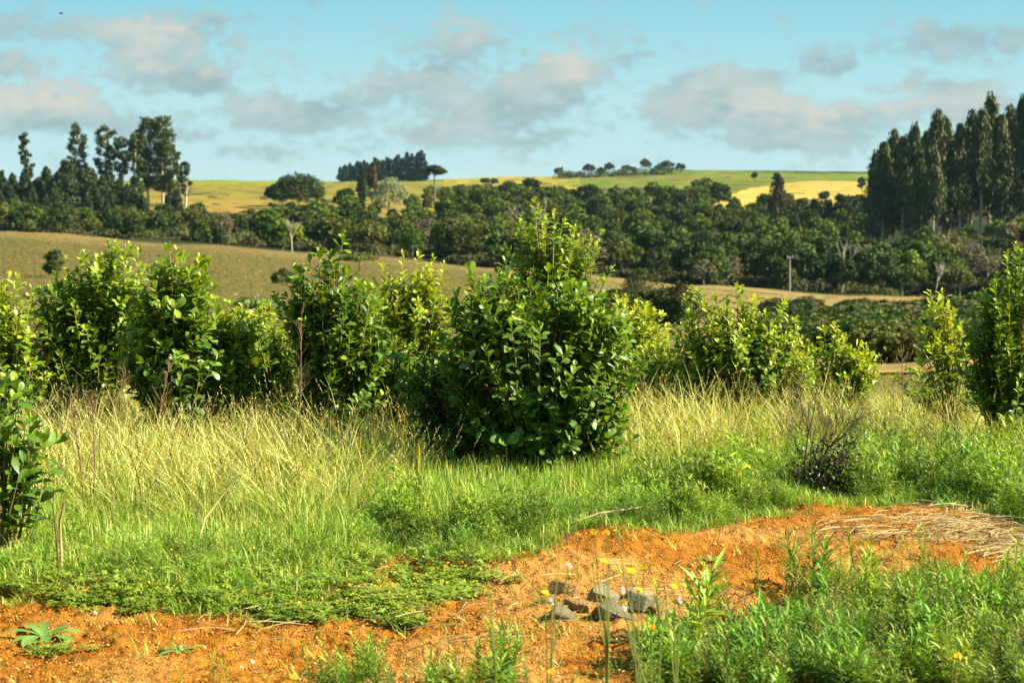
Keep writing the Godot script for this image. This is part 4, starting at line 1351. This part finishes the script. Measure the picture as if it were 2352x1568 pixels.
func weeds() -> void:
	var ga := lin(.09, .20, .025)
	var gb := lin(.29, .44, .05)
	var near := []
	for k in 4: near.append(weed_proto([.24, .3, .2, .27][k], 17, .085, .075, true, ga, gb, [1, 2, 2, 1][k]))
	var thick := []
	for k in 6: thick.append(weed_proto([.22, .3, .26, .18, .34, .2][k], [24, 20, 24, 22, 16, 28][k], [.075, .07, .085, .06, .055, .05][k], [.07, .085, .06, .09, .05, .13][k], false, [ga, lin(.13, .22, .03), lin(.06, .15, .03), lin(.16, .23, .06), lin(.20, .19, .05), ga][k], [gb, lin(.40, .48, .06), lin(.18, .34, .04), lin(.34, .42, .12), lin(.42, .40, .10), lin(.24, .42, .06)][k], [4, 3, 5, 4, 3, 5][k]))
	# the ones that can be told apart: dx, dy of the foot, height in sheet units, what it is
	var solo := [[480, 1590, 78, "narrow leaved weed by the soil edge at lower left, right of the small rosette"], [520, 1600, 70, "second narrow leaved weed at lower left, leaning over the soil"], [780, 1600, 92, "yellow tipped weed at the bottom left of the middle"], [875, 1605, 86, "weed cluster at the bottom, between the yellow tipped weed and the dry stems"], [1000, 1600, 70, "pale weed at the bottom among dry stems"], [1100, 1580, 84, "dense bright weed at the bottom middle"], [1590, 1490, 190, "tall weed right of the rocks with upright feathery tops"], [1625, 1480, 150, "side stem weed hugging the tall weed near the rocks"], [1750, 1380, 105, "single palm like weed on the open soil"], [2105, 1300, 62, "small weed with pale stem on the soil bank, left of its twin"], [2132, 1292, 72, "small upright weed on the soil bank, right of its twin"], [1990, 1340, 60, "dark leaved sprout on the soil between weed patch and bank"], [1520, 1440, 90, "weed leaning over the right hand rocks"], [2070, 1390, 60, "front weed at the left edge of the right patch"], [2180, 1410, 110, "broad fan of weed in the right patch below the straw"], [2230, 1380, 100, "tall dark weed in the right patch touching the straw"], [2320, 1400, 80, "weed at the right edge below the straw"], [1900, 1480, 120, "grey green weed with long hanging leaves in the lower right"], [1930, 1560, 110, "weed with broad pale leaves in front of the lower right patch"], [1700, 1560, 130, "bright weed in the lower right between rocks and dark stems"]]
	for e in solo:
		var q := gv(e[0], e[1])
		var h: float = e[2] * -q.z / F
		var k := rng.randi() % 4
		copy_of(near[k], "weed", q, rng.randf() * TAU, Vector3.ONE * h / [.24, .3, .2, .27][k], e[3], "weed")
	for i in 165:
		var x := rng.randf_range(1480, 2480)
		var v := rng.randf_range(1350, 1640)
		if v < lerpf(1500, 1345, clampf((x - 1500) / 420.0, 0, 1)) + 30 * sin(x * .02): continue
		if x > 1560 and x < 1800 and v < 1470: continue
		if x > 2050 and x < 2160 and v < 1400: continue
		var q := gv(x, v)
		copy_of(thick[rng.randi() % 6], "weed", q, rng.randf() * TAU, Vector3.ONE * rng.randf_range(.45, 1.1), lower_right(x, v), "weed", "weeds of the lower right patch")
	for i in 33:
		var q := gv(rng.randf_range(740, 900) + (i % 3) * 170.0, rng.randf_range(1565, 1650))
		copy_of(thick[rng.randi() % 6], "weed", q, rng.randf() * TAU, Vector3.ONE * rng.randf_range(.4, .8), "narrow leaved weed in the bottom edge tangle " + ["near the yellow tipped weed", "between yellow tipped and pale weeds", "below the rocks"][i % 3], "weed", "weeds along the bottom edge")
	for i in 46:
		var x := rng.randf_range(860, 1860)
		var q := gp(x, bank_d(x) + rng.randf_range(.2, 2.0 if x > 1430 or x < 980 else .8))
		if x > 1780 and x < 1965 and q.z < -10.7: continue
		copy_of(thick[rng.randi() % 6], "weed", q, rng.randf() * TAU, Vector3.ONE * rng.randf_range(.35, .8) * (.7 if x > 960 and x < 1440 else 1.0), "narrow leaved weed in the herbs " + ["left of the charred stump", "beside the charred stump", "under the middle shrub", "above the pale broken stick", "right of the pale broken stick", "left of the dead bush"][clampi(int((x - 860) / 167.0), 0, 5)], "weed", "weeds in the herbs below the middle shrub")
	for i in 12:
		var q := gp(rng.randf_range(2245, 2400), rng.randf_range(12.0, 13.0))
		copy_of(thick[rng.randi() % 6], "weed", q, rng.randf() * TAU, Vector3(1.3, 1.2, 1.3), "feathery dark green weed at the right edge in the grass", "weed", "feathery weeds at the right edge")
	for p in near + thick: p.free()
	# rosettes on the soil
	for e in [[88, 1478, .15, 11, "large dandelion like rosette on the bare soil at lower left"], [402, 1512, .082, 8, "smaller rosette of rounded leaves on the soil at lower left"], [1640, 1298, .09, 7, "flat rosette of ragged leaves on the soil behind the rocks"]]:
		var q := gv(e[0], e[1])
		var o := thing("rosette", e[4], "plant", q)
		var sh := leaf_proto([0, .15, .3, .45, .6, .75, .9, 1], [.03, .07, .12, .11, .16, .17, .1, .01], .25, .4)
		for i in e[3]:
			var a: float = i * TAU / e[3] + rng.randf_range(-.2, .2)
			var qs := Soup.new()
			qs.add(sh, Transform3D(), mixc(lin(.10, .21, .04), lin(.26, .42, .08), rng.randf()))
			var dir := Vector3(cos(a), rng.randf_range(.3, .75), sin(a)).normalized()
			part("leaf", qs.mesh(), M.leaf, o).transform = Transform3D(frame(dir, Vector3.UP, e[2] * rng.randf_range(.8, 1.15)), Vector3(cos(a), .6, sin(a)) * .008)

func lower_right(x: float, v: float) -> String:
	var a := ["weed before the rocks", "weed below the tall weed", "weed below the palm like weed", "weed by the grey green weed", "weed under the soil bank", "weed below the twin sprouts", "weed below the straw", "weed at the right edge"]
	var b := ["back rank of the lower right patch", "middle of the lower right patch", "front of the lower right patch"]
	return a[clampi(int((x - 1480) / 115.0), 0, 7)] + ", " + b[clampi(int((v - 1350) / 85.0), 0, 2)]

func rock(at: Vector3, size: Vector3, tilt: Vector3, col: Color, label: String) -> void:
	var o := thing("rock", label, "rock", at)
	o.rotation_degrees = tilt
	var s := Soup.new()
	var n := 7
	var rings := []
	for k in 4:
		var ring := []
		var y: float = [-.5, -.38, .36, .5][k]
		for i in n:
			var a := TAU * i / n + sin(i * 5.1 + size.x * 40) * .25
			var r: float = [.86, 1.0, .97, .8][k] * (.82 + .22 * sin(i * 2.7 + size.z * 60))
			ring.append(Vector3(cos(a) * r * .5 * size.x, (y + sin(i * 3.3 + k) * .07) * size.y, sin(a) * r * .5 * size.z) + rdir() * .003)
		rings.append(ring)
	for k in 3:
		for i in n:
			var j := (i + 1) % n
			for t in [[rings[k][i], rings[k][j], rings[k + 1][j]], [rings[k][i], rings[k + 1][j], rings[k + 1][i]]]:
				var nn: Vector3 = (t[1] - t[0]).cross(t[2] - t[0]).normalized()
				if nn.dot((t[0] + t[1] + t[2]) / 3.0) < 0: nn = -nn
				s.tri(t[0], t[1], t[2], nn, nn, nn, col)
	for k in [0, 3]:
		var c := Vector3(0, -.52 if k == 0 else .52, 0) * size.y
		for i in n:
			var t := [c, rings[k][i], rings[k][(i + 1) % n]]
			var nn: Vector3 = (t[1] - t[0]).cross(t[2] - t[0]).normalized()
			if nn.y * c.y < 0: nn = -nn
			s.tri(t[0], t[1], t[2], nn, nn, nn, col)
	part("stone", s.mesh(), M.stone, o)

func stick(called: String, pts: Array, r: float, col: Color, label: String, cat_ := "stick") -> void:
	var s := Soup.new()
	var loc := []
	var rad := []
	for i in pts.size():
		loc.append(pts[i] - pts[0])
		rad.append(r * lerpf(1.0, .5, float(i) / (pts.size() - 1)))
	tube(s, loc, rad, 6, col)
	var o := part(called, s.mesh(), M.bark, self)
	o.position = pts[0]
	tag(o, label, cat_)

func small_things() -> void:
	# rocks beside the weed patch
	var g := lin(.17, .155, .09)
	var t := lin(.30, .18, .07)
	var R := [
		[1292, 1432, .17, .05, .10, Vector3(38, 20, -28), g, "grey pointed slab tilted on the soil, leftmost of the rock cluster"],
		[1300, 1372, .15, .05, .10, Vector3(-30, -15, -18), t, "brown slab half buried behind the leftmost grey slab"],
		[1262, 1392, .10, .03, .08, Vector3(8, 30, 6), t, "flat soil stained stone beside the brown slab"],
		[1332, 1412, .14, .05, .09, Vector3(10, -25, -8), t, "low tan stone between the leftmost and middle slabs"],
		[1388, 1388, .20, .06, .11, Vector3(24, 12, -24), lin(.24, .215, .13), "pale grey long slab at the back of the rock cluster"],
		[1412, 1432, .22, .07, .11, Vector3(34, -18, -30), g, "grey wedge leaning forward in the middle of the rock cluster"],
		[1468, 1386, .17, .05, .12, Vector3(12, 35, -6), lin(.30, .25, .14), "light flat topped slab at the upper right of the rock cluster"],
		[1478, 1412, .18, .08, .12, Vector3(-12, 10, -16), lin(.18, .165, .10), "dark overhanging slab with a shaded hollow under it"],
		[1520, 1422, .12, .05, .09, Vector3(10, 60, 12), t, "stone half hidden by weeds right of the hollow slab"],
		[2056, 1486, .10, .07, .09, Vector3(5, 20, 10), lin(.42, .26, .12), "brown stone lying among the weeds at lower right"],
		[2336, 1528, .13, .07, .09, Vector3(-8, 40, 5), g, "grey stone in the weeds at the bottom right corner"]]
	for e in R:
		var q := gv(e[0], e[1])
		rock(q + Vector3(0, e[3] * .3, 0), Vector3(e[2], e[3], e[4]) * 1.05, e[5], e[6], e[7])
	# single pale pebbles
	for e in [[2030, 1303, .016, "white pebble on the orange soil bank, right of the dark sprout"], [2188, 1389, .02, "bright white pebble beside the small weed shadows"], [1918, 1276, .012, "tiny white pebble high on the soil bank"], [570, 1537, .018, "cream pebble at lower left beside narrow leaved weeds"], [207, 1422, .018, "pale pebble right of the large rosette"], [545, 1548, .011, "small cream pebble next to the larger cream one"]]:
		var s := Soup.new()
		puff_stone(s, e[2] * .55)
		var o := part("pebble", s.mesh(), M.bark, self)
		o.position = gv(e[0], e[1]) + Vector3(0, e[2] * .35, 0)
		tag(o, e[3], "pebble")
	# clods and gravel
	var cl := Soup.new()
	puff_stone(cl, .5)
	var xf := [[], []]
	var ti := [[], []]
	for i in 46000:
		var x := rng.randf_range(-150, 2550)
		var dd := lerpf(6.3, 11.6, pow(rng.randf(), .8))
		var q := gp(x, dd)
		if bare(q.x, q.z) < .5: continue
		var pale := rng.randf() < .055
		var z := .0035 + .009 * pow(rng.randf(), 3.0) + (.014 if rng.randf() < .012 else 0.0)
		if pale: z = .004 + .008 * pow(rng.randf(), 2.0)
		var w := 1 if pale else 0
		xf[w].append(Transform3D(Basis.from_euler(Vector3(rng.randf() * 6, rng.randf() * 6, rng.randf() * 6)).scaled(Vector3(z, z * .8, z * 1.1)), q + Vector3(0, z * .2, 0)))
		var b := rng.randf_range(.7, 1.35)
		ti[w].append(Color(.46 * b, .21 * b, .04 * b) if not pale else Color(.62 * b, .44 * b, .2 * b))
	tag(many("soil_clods", cl.mesh(), M.bark, xf[0], ti[0]), "orange crumbs and clods of soil on the bare bank", "soil")
	tag(many("gravel", cl.mesh(), M.bark, xf[1], ti[1]), "pale gravel scattered on the bare bank", "gravel")
	# sticks
	stick("stick", [gv(1302, 1228) + Vector3(0, .03, 0), gv(1380, 1222) + Vector3(0, .07, 0), gv(1480, 1215) + Vector3(0, .09, 0)], .008, lin(.40, .30, .16), "pale broken stick lying on the edge of the soil below the middle shrub")
	stick("stick", [gv(568, 1352) + Vector3(0, .015, 0), gv(650, 1346) + Vector3(0, .03, 0), gv(782, 1330) + Vector3(0, .04, 0)], .009, lin(.24, .18, .11), "grey brown stick lying in the clover left of the soil")
	stick("stick", [gv(372, 1262) + Vector3(0, .02, 0), gv(420, 1258) + Vector3(0, .05, 0), gv(480, 1262) + Vector3(0, .10, 0)], .006, lin(.42, .32, .16), "thin pale stick in the low grass on the left")
	stick("dry_stalk", [gv(132, 1345), px(140, 1270, 9.0), px(136, 1200, 8.95), px(146, 1155, 8.9)], .008, lin(.36, .24, .11), "brown dry stem standing in the grass right of the near left shrub", "dry stalk")
	stick("dry_stalk", [gv(126, 1340), px(130, 1250, 9.0), px(120, 1155, 9.0)], .006, lin(.09, .06, .035), "dark dry stem crossing the brown one near the left edge", "dry stalk")
	stick("dry_stalk", [gv(225, 1300), px(214, 1240, 9.5), px(206, 1210, 9.5)], .005, lin(.3, .2, .1), "short leaning dry stem in the left grass", "dry stalk")
	stick("dry_stalk", [gv(440, 1290), px(470, 1190, 9.7), px(530, 1110, 9.7), px(545, 1095, 9.7)], .006, lin(.45, .35, .16), "long pale bent stem leaning through the left grass", "dry stalk")
	stick("dry_stalk", [gv(1305, 1262), px(1303, 1235, 9.6), px(1300, 1218, 9.6)], .006, lin(.12, .08, .05), "short dark stub under the pale broken stick", "dry stalk")
	stick("stump", [gv(1138, 1252) + Vector3(0, -.02, 0), px(1138, 1215, 10.0), px(1140, 1180, 10.0)], .022, lin(.05, .035, .025), "charred looking short stump in the herbs below the middle shrub", "stump")
	stick("dry_stalk", [gv(1170, 1262), px(1210, 1215, 10.0), px(1232, 1185, 10.0)], .006, lin(.06, .04, .03), "dark thin stem slanting away from the charred stump", "dry stalk")
	stick("stump", [gv(878, 1225) + Vector3(0, -.02, 0), px(880, 1190, 10.4), px(881, 1165, 10.4)], .01, lin(.06, .045, .03), "small dark stub in the grass left of the herbs", "stump")
	for e in [[190, 1060, 160, 905, lin(.17, .09, .06), "reddish upright weed stem behind the near left shrub"], [205, 1075, 212, 915, lin(.15, .08, .055), "second reddish weed stem beside the first on the left"], [240, 1050, 288, 850, lin(.22, .14, .08), "brown dry weed with ragged top before the left shrub group"], [322, 1000, 388, 840, lin(.2, .13, .08), "brown dry weed leaning right before the dark left shrub"], [678, 1010, 692, 715, lin(.2, .11, .08), "tall reddish dry weed with a brown plume before the slender shrub"], [1850, 1080, 1858, 925, lin(.1, .07, .05), "dark dead stalk rising from the dead bush"], [1836, 1050, 1812, 900, lin(.2, .15, .09), "thin tan dead stalk left of the dark one"], [2075, 905, 2072, 800, lin(.2, .13, .08), "thin brown stalk before the golden patch"]]:
		dry_weed(e)
	# dead dark bush
	var d := 11.35
	var foot := gp(1850, d)
	var o := thing("dead_bush", "half dead dark bush with bare twigs at the edge of the soil bank", "bush", foot)
	var s := Soup.new()
	for e in [[1855, 940], [1920, 980], [1960, 1010], [1905, 1030], [1870, 1010], [1945, 1060], [1835, 1080], [1890, 1080], [1930, 1100], [1860, 1110], [1812, 1100]]:
		var tip := px(e[0], e[1], d + rng.randf_range(-.2, .2)) - foot
		branchy(s, tip * .15, tip.normalized(), tip.length() * .6, .006, 4, lin(.07, .05, .035))
	part("twigs", s.mesh(), M.bark, o)
	s = Soup.new()
	for e in [[1880, 1090, .2], [1920, 1060, .16], [1860, 1130, .16], [1910, 1120, .17]]:
		for i in 620:
			var p: Vector3 = px(e[0], e[1], d) - foot + rdir() * e[2] * pow(rng.randf(), .5)
			if p.y < .02: continue
			s.add(leaf_shapes[i % 4], Transform3D(frame(rdir(), rdir(), rng.randf_range(.018, .036)), p), mixc(lin(.045, .032, .024), lin(.13, .22, .04), pow(rng.randf(), 3.0) * 1.2))
	part("foliage", s.mesh(), M.leaf, o, "stuff")
	# bare twigs at the right
	foot = gp(2205, 12.0)
	o = thing("dry_twigs", "cluster of bare dry stems standing in the right grass", "dry stem", foot)
	for e in [[2196, 1000], [2240, 1010], [2150, 1120], [2300, 960], [2180, 985], [2215, 1060]]:
		s = Soup.new()
		var tip := px(e[0], e[1], 12.0) - foot
		tube(s, [Vector3(rng.randf_range(-.04, .04), -.02, 0), tip * .5 + rdir() * .03, tip], [.008, .006, .003], 5, mixc(lin(.13, .09, .05), lin(.34, .25, .13), rng.randf()))
		part("twig", s.mesh(), M.bark, o)
	# dead twigs stuck out of the wide shrub
	stick("dry_twig", [px(1980, 852, 14.0), px(2000, 850, 14.0), px(2018, 846, 14.0)], .004, lin(.3, .24, .15), "short dead twig poking out of the wide right shrub", "twig")
	stick("dry_stalk", [gp(2195, 13.5), px(2165, 880, 13.5), px(2140, 840, 13.5), px(2120, 800, 13.5)], .007, lin(.42, .34, .2), "pale bent stem of the sparse sapling", "dry stalk")
	# straw
	var xs := []
	var ts := []
	for i in 1900:
		var x: float
		var v: float
		if i < 620:
			var k := pow(rng.randf(), .8)
			x = lerpf(2120, 2440, k) + rng.randfn(0, 45)
			v = lerpf(1195, 1290, k) + rng.randfn(0, 24)
		elif i < 780:
			x = rng.randf_range(1880, 2180)
			v = rng.randf_range(1200, 1262)
		else:
			x = rng.randf_range(450, 1700) if i < 1000 else rng.randf_range(-50, 2350)
			v = rng.randf_range(1300, 1500) if i < 1000 else rng.randf_range(1210, 1620)
			if bank_d(x) < EYE * F / (v - 430): continue
		var q := gv(x, v)
		var b := Basis(Vector3.UP, rng.randfn(0, 1.3) + (PI if rng.randf() < .5 else 0.0)) * Basis(Vector3(0, 0, 1), rng.randf_range(-.12, .12))
		var z := rng.randf_range(.4, 1.3) if i < 1000 else rng.randf_range(.1, .4)
		xs.append(Transform3D(b.scaled(Vector3(z, z, z)), q + Vector3(0, .008 + rng.randf() * .025, 0)))
		var c := rng.randf_range(.6, 1.15)
		ts.append(Color(.60 * c, .46 * c, .22 * c) if rng.randf() < .6 else Color(.3 * c, .2 * c, .09 * c))
	s = Soup.new()
	tube(s, [Vector3(-.11, -.004, 0), Vector3(-.03, .006, .012), Vector3(.04, .004, .004), Vector3(.11, -.002, -.014)], [.0017, .0017, .0015, .0008], 3, Color.WHITE)
	tag(many("straw", s.mesh(), M.bark, xs, ts), "pale dry straw strewn over the right end of the soil bank", "straw")
	flowers()
	# a bird far off
	var bird := thing("bird", "tiny dark bird high in the sky at upper left", "bird", px(139, 31, 110))
	s = Soup.new()
	tube(s, [Vector3(-.12, 0, 0), Vector3(-.05, .01, 0), Vector3(.05, .01, 0), Vector3(.14, 0, 0)], [.005, .035, .03, .005], 6, lin(.03, .03, .03))
	part("body", s.mesh(), M.bark, bird)
	for k in [-1, 1]:
		s = Soup.new()
		sheet(s, [[Vector3(-.05, .02, 0), Vector3(.04, .02, 0)], [Vector3(-.03, .07, k * .12), Vector3(.05, .07, k * .12)], [Vector3(.03, .03, k * .26), Vector3(.05, .03, k * .26)]], lin(.03, .03, .03))
		part("wing", s.mesh(), M.bark, bird)

func puff_stone(s: Soup, r: float) -> void:
	var m := SphereMesh.new()
	m.radius = r
	m.height = r * 1.7
	m.radial_segments = 7
	m.rings = 3
	var a := m.get_mesh_arrays()
	var v: PackedVector3Array = a[Mesh.ARRAY_VERTEX]
	var ix: PackedInt32Array = a[Mesh.ARRAY_INDEX]
	for i in v.size():
		v[i] *= 1.0 + .22 * sin(v[i].x / r * 5.1 + 1.3) * cos(v[i].z / r * 4.3) + .12 * sin(v[i].y / r * 7.0)
	for i in range(0, ix.size(), 3):
		var p := v[ix[i]]
		var q := v[ix[i + 1]]
		var w := v[ix[i + 2]]
		if (q - p).cross(w - p).length() < 1e-12: continue
		s.tri(p, q, w, p.normalized(), q.normalized(), w.normalized(), lin(.85, .8, .68) if r < .05 else Color.WHITE)

func dry_weed(e: Array) -> void:
	var d := 12.3 if e[0] < 1500 else 12.1
	if e[0] < 230: d = 10.6
	if e[0] > 2000: d = 14.5
	var foot := gp(e[0], d)
	var tip := px(e[2], e[3], d) - foot
	var o := thing("dry_weed", e[5], "dry weed", foot)
	var s := Soup.new()
	tube(s, [Vector3.ZERO, tip * .5 + Vector3(.01, 0, 0), tip], [.005, .0035, .0015], 5, e[4])
	part("stem", s.mesh(), M.bark, o)
	s = Soup.new()
	for i in 26:
		var t := rng.randf_range(.5, 1.0)
		branchy(s, tip * t, (tip.normalized() + rdir() * .8).normalized(), .07 * (1.25 - t) + .02, .0013, 2, mixc(e[4], lin(.3, .2, .1), rng.randf()))
	part("plume", s.mesh(), M.bark, o, "stuff")

func flowers() -> void:
	# yellow daisies on thin stems close to the viewer: foot dx, distance, then the heads [dx, dy, kind] (1 open, 2 seed head, 0 bud)
	var plants := [
		[1262, 5.6, [[1290, 1225, 0], [1305, 1300, 2], [1252, 1363, 1], [1275, 1380, 0], [1268, 1381, 2]], "blurred flower stem with several buds, thickest of the near stems left of the rocks"],
		[1400, 5.7, [[1386, 1290, 1], [1362, 1297, 0], [1394, 1223, 1], [1365, 1224, 1], [1400, 1300, 0]], "near flower stem with yellow heads above the rocks"],
		[1470, 5.5, [[1450, 1312, 1], [1480, 1302, 1], [1467, 1355, 1], [1430, 1356, 2], [1420, 1226, 0]], "near flower stem with a bright round yellow head right of the rock cluster"],
		[1560, 5.8, [[1548, 1348, 1], [1562, 1378, 2], [1530, 1370, 0]], "near flower stem before the tall weed right of the rocks"],
		[1500, 5.4, [[1498, 1440, 1], [1434, 1396, 2], [1520, 1450, 0]], "short near flower stem with a yellow head below the hollow slab"],
		[1250, 5.3, [[1266, 1543, 1], [1240, 1520, 0]], "near flower at the bottom edge left of the rocks"],
		[676, 5.6, [[675, 1555, 1]], "single yellow flower at the bottom edge left of the middle"],
		[2195, 5.5, [[2200, 1506, 1], [2190, 1530, 0]], "single yellow flower close at the bottom right"],
		[1140, 5.9, [[1120, 1340, 0], [1128, 1370, 0]], "slender near stem with green buds over the open soil"]]
	for e in plants:
		var foot := gp(e[0], e[1])
		var o := thing("yellow_daisy", e[3], "flower", foot)
		var s := Soup.new()
		var first := true
		for h in e[2]:
			var p: Vector3 = px(h[0], h[1], e[1] + rng.randf_range(-.08, .08)) - foot
			var fork := Vector3(p.x * .2, p.y * rng.randf_range(.45, .7), p.z * .2)
			if first: tube(s, [Vector3.ZERO, fork], [.0032, .0024], 5, lin(.20, .24, .06))
			if not first: tube(s, [Vector3(0, fork.y * .5, 0), fork], [.002, .0018], 4, lin(.2, .24, .06))
			tube(s, [fork, fork.lerp(p, .5) + Vector3(p.x * .1, .01, 0), p], [.0022, .0016, .0014], 4, lin(.20, .26, .06))
			first = false
			var f := Soup.new()
			if h[2] == 1:
				for i in 22:
					var a := TAU * i / 22.0
					var up := rng.randf_range(.15, .6)
					var dir := Vector3(cos(a), up, sin(a) * .9).normalized()
					f.add(leaf_shapes[0], Transform3D(frame(dir, Vector3.UP, rng.randf_range(.009, .013)), Vector3.ZERO), lin(.85, .60, .02))
				tube(f, [Vector3(0, -.006, 0), Vector3(0, .004, 0)], [.005, .005], 7, lin(.7, .42, .02))
				var q := part("flower_head", f.mesh(), M.petal, o)
				q.position = p
				q.rotation = Vector3(rng.randf_range(.1, .7), 0, rng.randf_range(-.4, .4))
			elif h[2] == 2:
				for i in 60:
					var u := rdir()
					tube(f, [Vector3.ZERO, u * .011], [.0004, .0008], 3, lin(.8, .78, .7))
				part("seed_head", f.mesh(), M.petal, o, "stuff").position = p
			else:
				tube(f, [Vector3(0, -.008, 0), Vector3(0, 0, 0), Vector3(0, .009, 0)], [.002, .0045, .002], 6, lin(.22, .3, .06))
				part("bud", f.mesh(), M.herb, o).position = p
		part("stem", s.mesh(), M.herb, o)
		# a few leaves along the foot
		for i in 5:
			var lf := part("leaf", leaf_meshes[2][3], M.leaf, o)
			var a := i * 2.4
			lf.transform = Transform3D(frame(Vector3(cos(a), .5, sin(a)).normalized(), Vector3.UP, .07), Vector3(0, .02 + i * .012, 0))
